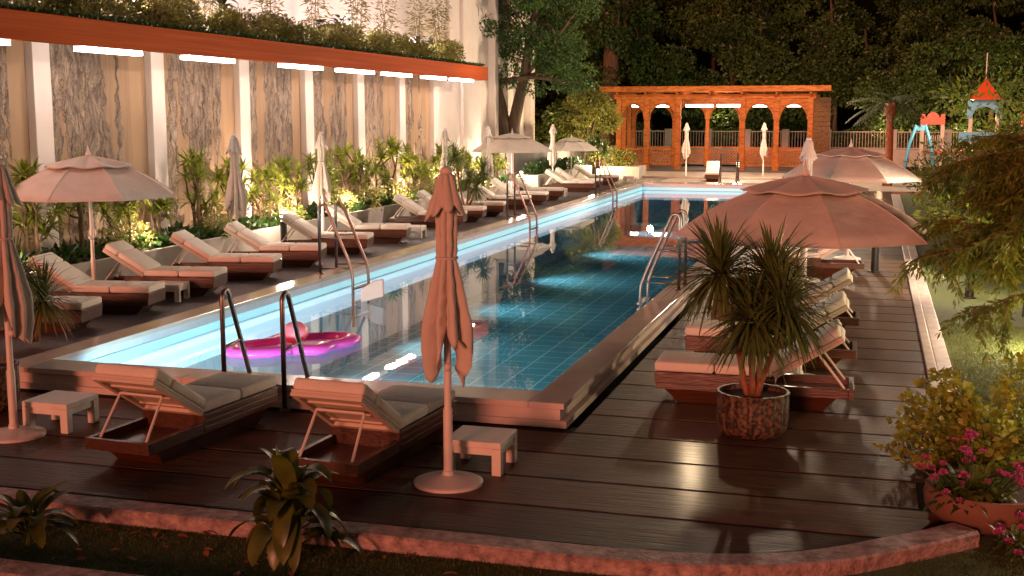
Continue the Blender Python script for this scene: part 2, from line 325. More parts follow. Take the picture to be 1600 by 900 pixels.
# deck boards: .74 m apart along Y, gaps filled by a black shade sheet, one attribute value per board
def deck():
    rng = random.Random(3); V = []; F = []; val = []
    def board(x0, x1, y0, y1, x2=None):
        x2 = x1 if x2 is None else x2
        n = len(V); z = rng.uniform(-.001, .001); b = .001; r = rng.random()
        q = [(x0, y0, -.06), (x1, y0, -.06), (x2, y1, -.06), (x0, y1, -.06), (x0, y0, z-b), (x1, y0, z-b), (x2, y1, z-b), (x0, y1, z-b),
             (x0, y0+b, z), (x1, y0+b, z), (x2, y1-b, z), (x0, y1-b, z)]
        V.extend(q)
        for f in ((0, 1, 5, 4), (1, 2, 6, 5), (2, 3, 7, 6), (3, 0, 4, 7), (4, 5, 9, 8), (6, 7, 11, 10), (8, 9, 10, 11), (5, 6, 10, 9), (7, 4, 8, 11)):
            F.append(tuple(i+n for i in f)); val.append(r)
    y = 8.81-.74
    while y < 52:
        y1 = y+.74-.048
        xr, xe = (.70, None) if y > 10.2 else ((.44, .44) if y > 9.0 else ((.34, .62) if y > 8.75 else (-.92, .29)))
        if y < PY0-.3:
            y1c = min(y1, PY0+.05); cuts = sorted([rng.uniform(-16, -12), rng.uniform(-9, -5)]) if rng.random() < .5 else [rng.uniform(-11, -9)]
            xs = [-22]+cuts+[xr]
            for a, b in zip(xs[:-1], xs[1:]): board(a+.002, b-.002, y, y1c, xe if b == xr else None)
        else: board(PX1+.12, xr, y, y1)
        y += .74
    me = bpy.data.meshes.new('wooden_deck'); me.from_pydata(V, [], F); me.materials.append(M['deck'])
    at = me.attributes.new('board', 'FLOAT', 'FACE'); at.data.foreach_set('value', val)
    o = bpy.data.objects.new('wooden_deck', me); C.objects.link(o); tag(o, kind='structure')
    M['gap_shade'] = mat('deck_gap_shade', (.008, .006, .005), .7, noise=.3, spec=.1)  # black sheet whose colour stands in for the shade between boards
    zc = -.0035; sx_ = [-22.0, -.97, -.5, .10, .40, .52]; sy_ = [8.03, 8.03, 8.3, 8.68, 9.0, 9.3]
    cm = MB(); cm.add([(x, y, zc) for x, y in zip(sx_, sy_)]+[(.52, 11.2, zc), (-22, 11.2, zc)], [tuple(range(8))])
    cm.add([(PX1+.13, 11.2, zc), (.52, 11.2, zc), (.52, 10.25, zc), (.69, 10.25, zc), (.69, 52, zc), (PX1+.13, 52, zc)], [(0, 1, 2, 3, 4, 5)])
    struct('gap_shade_sheet', cm, M['gap_shade'])
deck()
struct('side_terrace', MB().box(-13.1, 11.13, -.1, PX0+.03, 60, 0.0), M['granite'])
struct('far_terrace', MB().box(PX0+.03, PY1-.02, -.1, 2.2, 62, 0.002), M['paving'])
struct('terrace_step', MB().box(-11.5, 57.5, 0, -1.0, 62.2, .10), M['paving'], bevel=.02)
# pool shell
p = MB()
p.add([(IX0, IY0, FZ), (IX1, IY0, FZ), (IX1, IY1, FZ), (IX0, IY1, FZ)], [(0, 1, 2, 3)])
struct('pool_floor', p, M['tiles'])
p = MB()
p.add([(IX0, IY0, FZ), (IX0, IY1, FZ), (IX0, IY1, .2), (IX0, IY0, .2)], [(0, 1, 2, 3)])
p.add([(IX1, IY0, FZ), (IX1, IY1, FZ), (IX1, IY1, .2), (IX1, IY0, .2)], [(0, 1, 2, 3)])
p.add([(IX0, IY0, FZ), (IX1, IY0, FZ), (IX1, IY0, .2), (IX0, IY0, .2)], [(0, 1, 2, 3)])
p.add([(IX0, IY1, FZ), (IX1, IY1, FZ), (IX1, IY1, .2), (IX0, IY1, .2)], [(0, 1, 2, 3)])
M['poolwall'] = mat('pool_wall_render', (.62, .64, .70), .85, noise=.08, spec=.05)
struct('pool_inner_wall', p, M['poolwall'])
struct('water', MB().add([(IX0, IY0, WZ), (IX1, IY0, WZ), (IX1, IY1, WZ), (IX0, IY1, WZ)], [(0, 1, 2, 3)]), M['water'])
cp = MB(); t0 = .19
seg = [PY0]+[PY0+5.0*i for i in range(1, 8)]+[PY1]
for a, b in zip(seg[:-1], seg[1:]):
    cp.box(PX0, a+.002, t0, IX0+.004, b-.002, CZ); cp.box(IX1-.004, a+.002, t0, PX1, b-.002, CZ)
xs = [IX0+.005, -6.9, -5.0, IX1-.005]
for a, b in zip(xs[:-1], xs[1:]):
    cp.box(a+.001, PY0+.002, t0, b-.001, IY0+.004, CZ); cp.box(a+.001, IY1-.004, t0, b-.001, PY1-.002, CZ)
struct('pool_coping', cp, M['coping'], bevel=.006)
wl = MB()
wl.box(PX0+.05, PY0+.06, .055, PX1-.05, IY0-.01, t0-.001); wl.box(IX1+.01, IY0-.01, .055, PX1-.05, PY1-.06, t0-.001)
wl.box(PX0+.05, IY0-.01, .0, IX0-.01, PY1-.06, t0-.001)
struct('pool_outer_wall', wl, M['coping_side'], bevel=.004)
pl = MB(); pl.box(PX0+.04, PY0+.02, .0, PX1+.02, PY0+.055, .07); pl.box(PX1-.045, PY0+.06, .0, PX1+.02, PY1-.06, .07)
struct('pool_plinth', pl, M['coping_side'], bevel=.006)
ld = MB(); ld.box(IX0+.002, IY0+.02, -.02, IX0+.016, IY1-.02, .09); ld.box(IX0+.02, IY1-.016, -.02, IX1-.02, IY1-.002, .09)  # glowing band stands in for cyan light spilling up from under the water
tag(ld.build('light_spill_band', M['cyan_spill']), 'pale cyan light spill made as a glowing band along the inside wall of the pool', 'pool light')
us = MB(); us.box(IX0+.001, IY0+.05, -.40, IX0+.012, IY1-.05, -.06); us.box(IX0+.1, IY1-.012, -.40, IX1-.1, IY1-.001, -.06)
us.box(IX1-.012, IY0+.3, -.14, IX1-.001, IY1-.1, -.11); us.box(IX0+.1, IY0+.001, -.15, IX1-.1, IY0+.012, -.10)
M['led_under'] = mat('underwater_led', (.6, .9, 1), .4, emit=(.80, .83, 1.0), estr=.8)
for x in (-8.2, -6.8, -5.4, -4.0): light('pool_lamp', 'SPOT', (x, IY0+.03, -.35), 560, (.62, .92, 1), .08, (x, IY0+5, -.8), 140, 1)
for y, e in ((14, 260), (17, 260), (20.5, 240), (25, 220), (30, 330), (36, 400), (43, 420)): light('pool_lamp', 'SPOT', (IX0+.04, y, -.28), e*1.5, (.60, .90, 1), .08, (IX0+5, y+.8, -.75), 125, 1)
tag(us.build('underwater_light', M['led_under']), 'soft blue white light strip just under the water round the pool', 'pool light')

# kerbs
def sweep_kerb(name, pts, wd, top, bot, m, **k):
    """pts = inner edge; kerb lies to the right-hand (outer) side"""
    pts = [Vector((x, y, 0)) for x, y in pts]; V = []; F = []
    # densify
    dens = []
    for i in range(len(pts)-1):
        p0 = pts[max(i-1, 0)]; p1 = pts[i]; p2 = pts[i+1]; p3 = pts[min(i+2, len(pts)-1)]
        for j in range(8):
            t = j/8; dens.append(.5*((2*p1)+(p2-p0)*t+(2*p0-5*p1+4*p2-p3)*t*t+(3*p1-p0-3*p2+p3)*t**3))
    dens.append(pts[-1])
    for i, q in enumerate(dens):
        d = (dens[min(i+1, len(dens)-1)]-dens[max(i-1, 0)]).normalized(); nrm = Vector((d.y, -d.x, 0)); b = .018
        o = q+nrm*wd
        for a, z in ((q, bot), (q, top-b), (q+nrm*b, top), (o-nrm*b, top), (o, top-b), (o, bot)): V.append((a.x, a.y, z))
    for i in range(len(dens)-1):
        for k2 in range(5): a = 6*i+k2; F.append((a, a+1, a+7, a+6))
    F.append((0, 1, 2, 3, 4, 5)); e = 6*(len(dens)-1); F.append(tuple(e+i for i in (5, 4, 3, 2, 1, 0)))
    return struct(name, MB().add(V, F), m)
sweep_kerb('kerb', [(float(x), 7.97) for x in np.arange(-24, -4, 1.2)]+[(-3.6, 7.99), (-2.6, 8.0), (-1.7, 8.0), (-1.05, 8.06), (-.58, 8.2), (-.2, 8.42), (.12, 8.7), (.40, 8.95), (.66, 9.22)], .25, .03, -.14, M['kerbstone'])
sweep_kerb('kerb', [(float(x), 6.63) for x in np.arange(-24, -2, 1.2)], .25, .03, -.14, M['kerbstone'])
struct('kerb', MB().box(.70, 10.3, -.14, .82, 48, .032), M['kerbpale'], bevel=.012)
struct('kerb', MB().box(.822, 10.3, -.14, 1.0, 48, .02), M['kerbpale'], bevel=.012)
lw = MB(); lw.add([(-24, 2, -.085), (12, 2, -.085), (12, 9.3, -.085), (-24, 9.3, -.085)], [(0, 1, 2, 3)]); lw.add([(.9, 9.3, -.085), (12, 9.3, -.085), (12, 50, -.085), (.9, 50, -.085)], [(0, 1, 2, 3)])
struct('lawn', lw, M['lawn'])
rng = np.random.default_rng(5)
def grass(n, x0, x1, y0, y1, h):
    P = np.stack([rng.uniform(x0, x1, n), rng.uniform(y0, y1, n), np.full(n, -.086)], 1)
    d = rng.normal(size=(n, 3))*.5; d[:, 2] = 1; d /= np.linalg.norm(d, axis=1)[:, None]
    s_ = rng.normal(size=(n, 3)); s_[:, 2] = 0; s_ /= np.linalg.norm(s_, axis=1)[:, None]
    L = h*rng.uniform(.5, 1.3, n)[:, None]
    return np.stack([P-s_*.003, P+s_*.003, P+d*L], 1).reshape(-1, 3)
G = np.concatenate([grass(60000, -6.6, 1.6, 6.4, 7.78, .022), grass(14000, 1.0, 2.2, 8.2, 10.5, .025), grass(42000, 1.02, 2.6, 10.5, 19, .028), grass(8000, .3, 1.4, 7.6, 8.9, .022)])
tag(fast_mesh('grass', G, np.arange(len(G)).reshape(-1, 3), M['lf_grass']), kind='stuff')

# ------------------------------------------------------------------ LEFT: waterfall wall under a wooden canopy
WX = -14.3
fw = empty('waterfall_wall', (WX, 30, 0), 'long feature wall of streaked wet stone slabs and cream pillars under an orange wooden canopy', 'wall')
def P_(mb, name, m, **k):
    mb.v = [(x-WX, y-30, z) for x, y, z in mb.v]; return mb.build(name, m, fw, **k)
P_(MB().box(WX-.6, 9, 0, WX-.16, 44.6, 4.5), 'wall', M['pillar'])
pys = [15.3, 18.55, 22.25, 25.9, 29.35, 32.75, 36.0, 39.1, 42.2]
for i, y in enumerate(pys): P_(MB().box(WX-.15, y, 0, WX+.06, y+.48, 4.3), 'pillar', M['pillar'], bevel=.01)
for i in range(len(pys)-2):
    ym = pys[i]+.48+(pys[i+1]-pys[i]-.48)*.80
    P_(MB().box(WX-.155, pys[i]+.48+.004, 0, WX-.04, ym, 4.3), 'stone_slab', M['stone_wet'] if i in (0, 3) else M['stone'])
    P_(MB().box(WX-.155, ym+.003, 0, WX-.09, pys[i+1]-.004, 4.3), 'plaster_panel', M['panel'])
    if i in (1,): P_(MB().box(WX-.038, pys[i]+.5, 0, WX-.01, pys[i]+1.5, 4.3), 'wet_cascade', M['stone_wet'])
P_(MB().box(WX-.155, 9, 0, WX-.06, pys[0]-.004, 4.3), 'stone_slab', M['stone_wet'])
P_(MB().box(WX-.15, 39.58, 0, WX-.05, 42.19, 4.3), 'plaster_panel', M['pillar'])
P_(MB().box(WX-.15, 42.69, 0, WX-.05, 44.6, 4.3), 'plaster_panel', M['pillar'])
P_(MB().box(WX-.6, 9, 4.3, -12.86, 40.2, 4.5), 'soffit', M['pillar'])
P_(MB().box(-12.85, 9, 4.13, -12.70, 40.25, 4.58), 'fascia', M['fascia'], bevel=.012)
P_(MB().box(WX-.6, 40.1, 4.13, -12.852, 40.25, 4.58), 'end_fascia', M['fascia'], bevel=.012)
P_(MB().box(WX-.6, 9, 4.502, -12.852, 40.09, 4.57), 'roof_soil', M['soil'])
for y0, y1 in ((14.6, 16.3), (18.15, 19.9), (21.5, 23.3), (25.6, 27.6), (28.7, 30.8), (31.7, 33.6), (34.8, 36.6), (37.4, 39.3)):
    P_(MB().box(-13.10, y0, 4.055, -12.90, y1, 4.135), 'strip_light', M['led']); P_(MB().box(-13.06, y0+.1, 4.14, -12.94, y1-.1, 4.298), 'strip_bracket', M['black'])
# tall cream building wall behind
bw = empty('building_wall', (-16.4, 40, 0), 'tall cream rendered wall with vertical folds rising behind the planted canopy', 'wall')
def B_(mb, name, m, **k):
    mb.v = [(x+16.4, y-40, z) for x, y, z in mb.v]; return mb.build(name, m, bw, **k)
B_(MB().box(-17, 5, 0, -16.4, 50.6, 13), 'wall', M['wall_far'])
B_(MB().box(-17.4, 51.0, 0, -16.6, 60.5, 13), 'wall', M['wall_far'])
for y in (46.5, 48.2, 52.6, 54.6, 56.6, 58.6): B_(MB().box(-16.6, y, 0, -16.25, y+.5, 13), 'pilaster', M['wall_far'], bevel=.03)
for y in np.arange(14, 40.1, 2.6): light('roof_fill', 'POINT', (-14.25, float(y), 4.95), 210, (1, .80, .78), .12)  # fill lights added out of sight behind the hedge to brighten the cream wall
light('unseen_flood', 'POINT', (-3.4, 54.0, 7.5), 5200, (1, .76, .54), .3)
for y in (46, 51, 55.5): light('wall_lamp', 'POINT', (-14.2, y, 1.2), 520, (1, .80, .64), .12)
tag(MB().box(-15.6, 47.5, 0, -13.9, 61.5, 1.55).build('garden_wall', M['greywall'], bevel=.02), 'low dark grey wall behind the far loungers at the foot of the trees', 'wall')

# planters
plan = empty('planter', (-13.1, 30, 0), 'long low concrete planter full of dracaenas along the stone wall', 'planter')
pm = MB(); pm.box(-13.12, 11, 0, -13.0, 46, .45); pm.v = [(x+13.1, y-30, z) for x, y, z in pm.v]; pm.build('side_wall', M['concrete'], plan, bevel=.012)
pm = MB(); pm.box(WX-.05, 11, 0, -13.125, 46, .40); pm.v = [(x+13.1, y-30, z) for x, y, z in pm.v]; pm.build('soil', M['soil'], plan)
def planter(label, x0, y0, x1, y1, h):
    r = empty('planter', ((x0+x1)/2, (y0+y1)/2, 0), label, 'planter'); cx, cy = (x0+x1)/2, (y0+y1)/2; a, b = (x1-x0)/2, (y1-y0)/2
    m = MB(); m.box(-a, -b, 0, a, -b+.1, h); m.box(-a, b-.1, 0, a, b, h); m.box(-a, -b+.1, 0, -a+.1, b-.1, h); m.box(a-.1, -b+.1, 0, a, b-.1, h)
    m.build('box', M['concrete'], r); MB().box(-a+.1, -b+.1, 0, a-.1, b-.1, h-.06).build('soil', M['soil'], r)
planter('pale concrete planter box at the far left corner of the pool by the gazebo', -12.6, 56.8, -10.5, 58.6, .55)
planter('low cream planter wall behind the farthest loungers', -13.6, 46.8, -12.7, 56.5, .6)

# ------------------------------------------------------------------ sun loungers
def lounger():
    r = empty('sun_lounger', (0, 0, 0), 'x', 'sun lounger', 'wooden sun loungers with white cushions round the pool')
    b = MB(); b.prism([(.78, .15), (2.0, .15), (2.02, .33), (.78, .33)], .66, 'y', -.33)
    for k in range(3): b.box(.80, -.336, .165+.055*k, 2.0, .336, .208+.055*k)     # side slats standing proud
    o = b.build('base', M['teak'], r, bevel=.004)
    t = MB(); t.box(0, -.33, .15, .05, .33, .25); t.box(.05, -.33, .15, .779, -.28, .25); t.box(.05, .28, .15, .779, .33, .25); t.box(.05, -.28, .155, .779, .28, .175)
    t.build('tray', M['teak'], r, bevel=.004)
    MB().frustum((.30, -.24, 1.78, .24), 0, (.16, -.29, 1.92, .29), .149).build('plinth', M['teak'], r)
    MB().box(.80, -.325, .332, 1.395, .325, .435).build('seat_cushion', M['cushion'], r, bevel=.028, seg=3, smooth=True)
    MB().box(1.405, -.325, .332, 2.02, .325, .435).build('foot_cushion', M['cushion'], r, bevel=.028, seg=3, smooth=True)
    Mx = Matrix.Translation((.80, 0, .345)) @ Matrix.Rotation(R(32), 4, 'Y')
    f = MB(); L = .80
    f.box(-L, -.325, 0, 0, .325, .025)
    f.box(-L, -.325, -.035, -L+.06, .325, 0); f.box(-.06, -.325, -.035, 0, .325, 0); f.box(-L+.06, -.325, -.035, -.06, -.27, 0); f.box(-L+.06, .27, -.035, -.06, .325, 0)
    for q in (-.58, -.36, -.14): f.box(q-.02, -.27, -.018, q+.02, .27, 0)
    f.xf(Mx).build('backrest', M['cush_board'], r, bevel=.006)
    MB().box(-.545, -.325, .026, -.01, .325, .125).xf(Mx).build('back_cushion', M['cushion'], r, bevel=.028, seg=3, smooth=True)
    MB().box(-L-.005, -.325, .026, -.555, .325, .13).xf(Mx).build('headrest', M['cushion'], r, bevel=.03, seg=3, smooth=True)
    top = Mx @ Vector((-.50, 0, -.04))
    bars = MB()
    for sy in (-1, 1): bars.tube([(top.x, sy*.22, top.z), (.09, sy*.24, .235)], .0125, 8)
    bars.tube([(top.x, -.22, top.z), (top.x, .22, top.z)], .0125, 8)
    bars.build('support_bar', M['white_paint'], r)
    return r
proto = lounger(); used = [0]
def put_lounger(x, y, rz, label, tilt=None):
    o = proto if not used[0] else copy_tree(proto); used[0] = 1
    o.location = (x, y, 0); o.rotation_euler.z = rz; o['label'] = label; return o
# rear centre from the foot corner nearest the camera
def from_foot(x, y, rz):     # local foot corner is (1.95,-.3)
    c, s_ = math.cos(rz), math.sin(rz); lx, ly = 1.92, -.29
    return x-(c*lx-s_*ly), y-(s_*lx+c*ly)
left = [(14.23, 'first lounger of the side terrace row, its head cut off by the left edge'),
        (15.86, 'second lounger of the side terrace row, foot beside a small table leg'),
        (17.77, 'third lounger on the dark side terrace, in front of the near open parasol pole'),
        (19.86, 'fourth lounger on the dark side terrace, beside the dusky pink closed parasol'),
        (21.82, 'fifth lounger of the side terrace row, nearest the striped bollard lamp'),
        (24.17, 'sixth lounger of the side terrace row, below the bright white closed parasol'),
        (26.46, 'seventh lounger of the side terrace row, beside a white table left of the pink parasol'),
        (30.6, 'eighth lounger on the side terrace, hidden in part by the pink closed parasol in front'),
        (32.29, 'ninth lounger on the side terrace, its foot just right of the pink closed parasol'),
        (34.28, 'tenth lounger on the side terrace, behind the second side ladder post'),
        (37.09, 'eleventh lounger of the side terrace row, seen through the second side ladder'),
        (39.16, 'twelfth lounger on the side terrace, white cushions just right of the second side ladder'),
        (41.42, 'thirteenth lounger of the side terrace row, under the first far open parasol'),
        (46.32, 'fourteenth lounger on the side terrace, just right of the black bollard'),
        (47.9, 'fifteenth lounger on the side terrace, in front of the far beige closed parasol'),
        (50.97, 'last lounger on the side terrace, nearest the far planter box')]
for y, lab in left:
    rz = R(12 if y < 30 else 8); rz += R(2.2*math.sin(y*7)); x, yy = from_foot(-10.44, y, rz); put_lounger(x, yy, rz, lab)
put_lounger(-6.07, 8.72, R(85), 'left of the two foreground loungers seen from behind, below the near ladder')
put_lounger(-4.15, 8.66, R(86), 'right of the two foreground loungers seen from behind, beside the pink closed parasol base')
right = [(12.72, 'nearest lounger on the right deck, directly behind the big potted yucca'),
         (14.87, 'second lounger on the right deck, foot end left of the potted yucca leaves'),
         (17.25, 'third lounger on the right deck, only its raised white backrest showing above the other two'),
         (23.6, 'lounger under the rim of the big right parasol, tray next to the black bollard')]
for y, lab in right:
    rz = R(181) if y < 20 else R(184); put_lounger(-.10, y+.1, rz, lab)
put_lounger(-1.3, 29.5, R(182), 'white lounger behind the big right parasol, mostly hidden by its rim')
put_lounger(-7.0, 56.6, R(-85), 'single white lounger facing the pool at its far end before the gazebo')

# side tables
def table():
    r = empty('side_table', (0, 0, 0), 'x', 'side table', 'low white side tables between the loungers')
    MB().box(-.25, -.25, .23, .25, .25, .285).build('table_top', M['white_paint'], r, bevel=.006)
    a = MB(); a.box(-.235, -.235, .17, .235, -.205, .229); a.box(-.235, .205, .17, .235, .235, .229); a.box(-.235, -.204, .17, -.205, .204, .229); a.box(.205, -.204, .17, .235, .204, .229)
    a.build('apron', M['white_paint'], r)
    for sx in (-1, 1):
        for sy in (-1, 1): MB().box(sx*.25-(.08 if sx > 0 else 0), sy*.25-(.08 if sy > 0 else 0), 0, sx*.25+(.08 if sx < 0 else 0), sy*.25+(.08 if sy < 0 else 0), .229).build('leg', M['white_paint'], r, bevel=.004)
    return r
pt = table(); ut = [0]
for x, y, rz, lab in ((-7.46, 9.86, 0, 'low white table at the left edge beside the left closed parasol'),
                      (-3.13, 9.70, 0, 'low white table beside the base of the central pink closed parasol'),
                      (-10.9, 17.3, .2, 'small white table mostly hidden behind the second lounger foot on the side terrace'),
                      (-10.75, 28.0, .1, 'white table behind the sixth lounger foot, just left of the central pink parasol'),
                      (-11.0, 43.6, .1, 'tiny white table between the far side loungers'),
                      (-10.3, 53.4, .0, 'white table at the end of the side terrace near the planter box'),
                      (-.95, 13.75, .0, 'white table between the first two loungers on the right deck behind the yucca'),
                      (-1.5, 19.3, .0, 'white table behind the yucca leaves near the right parasol pole')):
    o = pt if not ut[0] else copy_tree(pt); ut[0] = 1; o.location = (x, y, 0); o.rotation_euler.z = rz; o['label'] = lab

# ------------------------------------------------------------------ parasols
def pole_parts(r, h, tilt_knob=True):
    MB().lathe([(.285, 0), (.285, .022), (.27, .03), (.05, .075), (.045, .11)], 32).build('base_plate', M['white_paint'], r)
    p = MB().lathe([(.038, .111), (.038, .62), (.030, .64), (.026, h)], 16); smooth_by_angle(p.build('pole', M['white_paint'], r))
    k = MB().lathe([(.005, -.03), (.030, -.02), (.034, 0), (.030, .02), (.005, .03)], 14).xf(Matrix.Translation((.0, -.05, .98)) @ Matrix.Rotation(PI/2, 4, 'X')); k.build('knob', M['white_paint'], r, smooth=True)
def open_parasol(Rm, zr, za, group):
    r = empty('open_parasol', (0, 0, 0), 'x', 'parasol', group); pole_parts(r, za-.03)
    n = 8; sub = 6; rad = 9
    def surf(R0, z_r, z_a, dome, wav=0):
        V = []; F = []; cols = n*sub
        for i in range(rad+1):
            t = max(i/rad, .03)
            for k in range(cols):
                a0 = (k//sub)*2*PI/n; u = (k % sub)/sub; a1 = a0+2*PI/n
                q = Vector((math.cos(a0), math.sin(a0), 0))*(1-u)+Vector((math.cos(a1), math.sin(a1), 0))*u
                z = z_a-(z_a-z_r)*((1-dome)*t+dome*t**2.3); sag = 4*u*(1-u)
                z += wav*math.cos(2*PI*u)*(t**4) - .0*sag
                V.append((q.x*R0*t, q.y*R0*t, z-(.028*sag*t*(1-t)*4)))
        for i in range(rad):
            for k in range(cols): F.append((i*cols+k, i*cols+(k+1) % cols, (i+1)*cols+(k+1) % cols, (i+1)*cols+k))
        return V, F
    def skin(name, V, F, parent):
        o = MB().add(V, F).build(name, M['fabric'], parent); smooth_by_angle(o, 14)
        md = o.modifiers.new('thick', 'SOLIDIFY'); md.thickness = .006; return o
    can = skin('canopy', *surf(Rm, zr, za-.06, .72), r)
    cap = skin('vent_cap', *surf(Rm*.50, za-.175, za, .35, .018), can)
    sm_ = MB()
    for k in range(n):
        a = 2*PI*k/n
        sm_.tube([(math.cos(a)*Rm*t, math.sin(a)*Rm*t, za-.06-(za-.06-zr)*(.28*t+.72*t**2.3)+.006) for t in (.3, .45, .6, .72, .84, .93, .995)], .006, 5)
    rim = [(math.cos(2*PI*k/n)*Rm*.998, math.sin(2*PI*k/n)*Rm*.998, zr+.004) for k in range(n)]; sm_.tube(rim+[rim[0]], .009, 6)
    sm_.build('seam', M['fabric'], can)
    f = MB().lathe([(.05, za-.01), (.045, za+.03), (.022, za+.07), (.004, za+.17)], 14); f.build('finial', M['white_paint'], r, smooth=True)
    rb = MB()
    for k in range(n):
        a = 2*PI*k/n; pr = []
        for t in (.04, .3, .55, .8, .985): z = za-.06-(za-.06-zr)*(.28*t+.72*t**2.3)-.022; pr.append((math.cos(a)*Rm*t, math.sin(a)*Rm*t, z))
        rb.tube(pr, .009, 6)
        t = .5; z = za-.06-(za-.06-zr)*(.28*t+.72*t**2.3)-.03; rb.tube([(math.cos(a)*Rm*t, math.sin(a)*Rm*t, z), (math.cos(a)*.05, math.sin(a)*.05, zr+.05)], .008, 6)
    rb.build('ribs', M['white_paint'], r)
    MB().lathe([(.03, zr-.02), (.055, zr), (.055, zr+.08), (.03, zr+.1)], 14).build('hub', M['black'], r)
    return r
G1 = 'open cream parasols over the loungers'
op = open_parasol(1.45, 1.66, 2.33, G1); uo = [0]
for x, y, rz, lab in ((-.72, 14.0, 18, 'large open parasol nearest on the right, over the loungers behind the yucca'),
                      (-12.35, 17.35, 10, 'open parasol at the left with leaf shadows on its dusky canopy'),
                      (-.45, 26.3, 30, 'open cream parasol behind the big right one, reaching the gazebo corner'),
                      (-12.4, 42.15, 10, 'left of the two small open parasols far along the stone wall'),
                      (-12.6, 51.95, 40, 'right of the two small open parasols, by the bright yellow tree')):
    o = op if not uo[0] else copy_tree(op); uo[0] = 1; o.location = (x, y, 0); o.rotation_euler.z = R(rz); o['label'] = lab
    if y > 50: o.scale = (.86,)*3
def closed_parasol(seed):
    r = empty('closed_parasol', (0, 0, 0), 'x', 'parasol', 'closed parasols tied round their poles'); pole_parts(r, 2.5)
    rg = random.Random(seed); n = 96; V = []; F = []
    ph = [rg.uniform(-.5, .5) for _ in range(8)]; amp = [rg.uniform(.75, 1.25) for _ in range(8)]
    def pleat(a):
        q = a/(2*PI)*8; k = int(q) % 8; u = q-int(q); return (abs(math.sin(PI*u))**.7)*amp[k], math.sin(PI*u*2+ph[k])
    def grid(rows, fn):
        V = []; F = []
        for i in range(rows+1):
            for k in range(n): V.append(fn(i/rows, 2*PI*k/n))
        for i in range(rows):
            for k in range(n): F.append((i*n+k, i*n+(k+1) % n, (i+1)*n+(k+1) % n, (i+1)*n+k))
        return V, F
    def body(t, a):
        pl_, s2 = pleat(a); zb = 1.14-.13*pl_*(1+.5*math.sin(a*3+seed))-.17*math.sin(2*a+seed)-.06*math.sin(5*a+seed)
        z = 2.44+(zb-2.44)*t
        zs = [2.45, 2.30, 1.90, 1.86, 1.82, 1.50, 1.28, 1.0, .7]; rs = [.045, .085, .082, .070, .084, .150, .185, .175, .13]
        rr = float(np.interp(-z, [-q for q in zs], rs)); d = .30 if z > 1.9 else .30+.28*min(1, (1.9-z)/.5)
        rad = rr*(1-d+d*1.25*pl_)+.010*s2*min(1, max(0, (1.9-z)*2)); tw = .18*(1.9-z)*math.sin(a*2+seed)*.6 if z < 1.9 else 0
        return (rad*math.cos(a+tw), rad*math.sin(a+tw), z)
    def cap(t, a):
        pl_, s2 = pleat(a+.3); zb = 2.27-.07*pl_-.04*math.sin(a*2+seed); z = 2.545+(zb-2.545)*t
        rr = float(np.interp(t, [0, .06, .5, 1], [.03, .062, .10, .158])); return (rr*(.74+.36*pl_)*math.cos(a), rr*(.74+.36*pl_)*math.sin(a), z)
    for nm, fn, rows in (('canopy', body, 34), ('cap', cap, 10)):
        o = MB().add(*grid(rows, fn)).build(nm, M['fabric'], r, smooth=True)
        dm = o.modifiers.new('creases', 'DISPLACE'); tx = bpy.data.textures.new('creases', 'CLOUDS'); tx.noise_scale = .09; tx.noise_depth = 2; dm.texture = tx; dm.strength = .026; dm.mid_level = .5
        md = o.modifiers.new('thick', 'SOLIDIFY'); md.thickness = .005
        if nm == 'canopy': can = o
        else: o.parent = can
    MB().lathe([(.072, 1.85), (.092, 1.853), (.092, 1.872), (.072, 1.875)], 24).build('tie_strap', M['fabric'], can)
    MB().lathe([(.045, 2.53), (.055, 2.55), (.04, 2.575), (.012, 2.59)], 16).build('finial', M['white_paint'], r, smooth=True)
    return r
cps = [closed_parasol(1), closed_parasol(4), closed_parasol(7)]; uc = [0, 0, 0]
for i, (x, y, lab) in enumerate(((-3.24, 9.16, 'tall salmon pink closed parasol in the centre foreground before the pool'),
                  (-7.66, 9.42, 'closed parasol cut by the left edge of the picture, above a low table'),
                  (-12.55, 22.5, 'dusky pink closed parasol beside the fourth terrace lounger'),
                  (-12.55, 26.65, 'brightly lit white closed parasol against the stone wall behind the side ladder'),
                  (-12.45, 35.1, 'pale closed parasol rising directly behind the top of the central pink one'),
                  (-12.45, 39.45, 'white closed parasol just left of the far open parasols'),
                  (-12.5, 48.35, 'beige closed parasol between the two far open parasols'),
                  (-8.47, 57.9, 'left of the two white closed parasols standing before the gazebo'),
                  (-5.0, 59.2, 'right of the two white closed parasols standing before the gazebo'),
                  (-1.12, 22.6, 'closed beige parasol whose top shows right behind the big open one'))):
    k = i % 3; o = cps[k] if not uc[k] else copy_tree(cps[k]); uc[k] = 1; o.location = (x, y, 0); o.rotation_euler.z = i*1.3; o['label'] = lab
    if i == 0: o.rotation_euler.z = R(20)

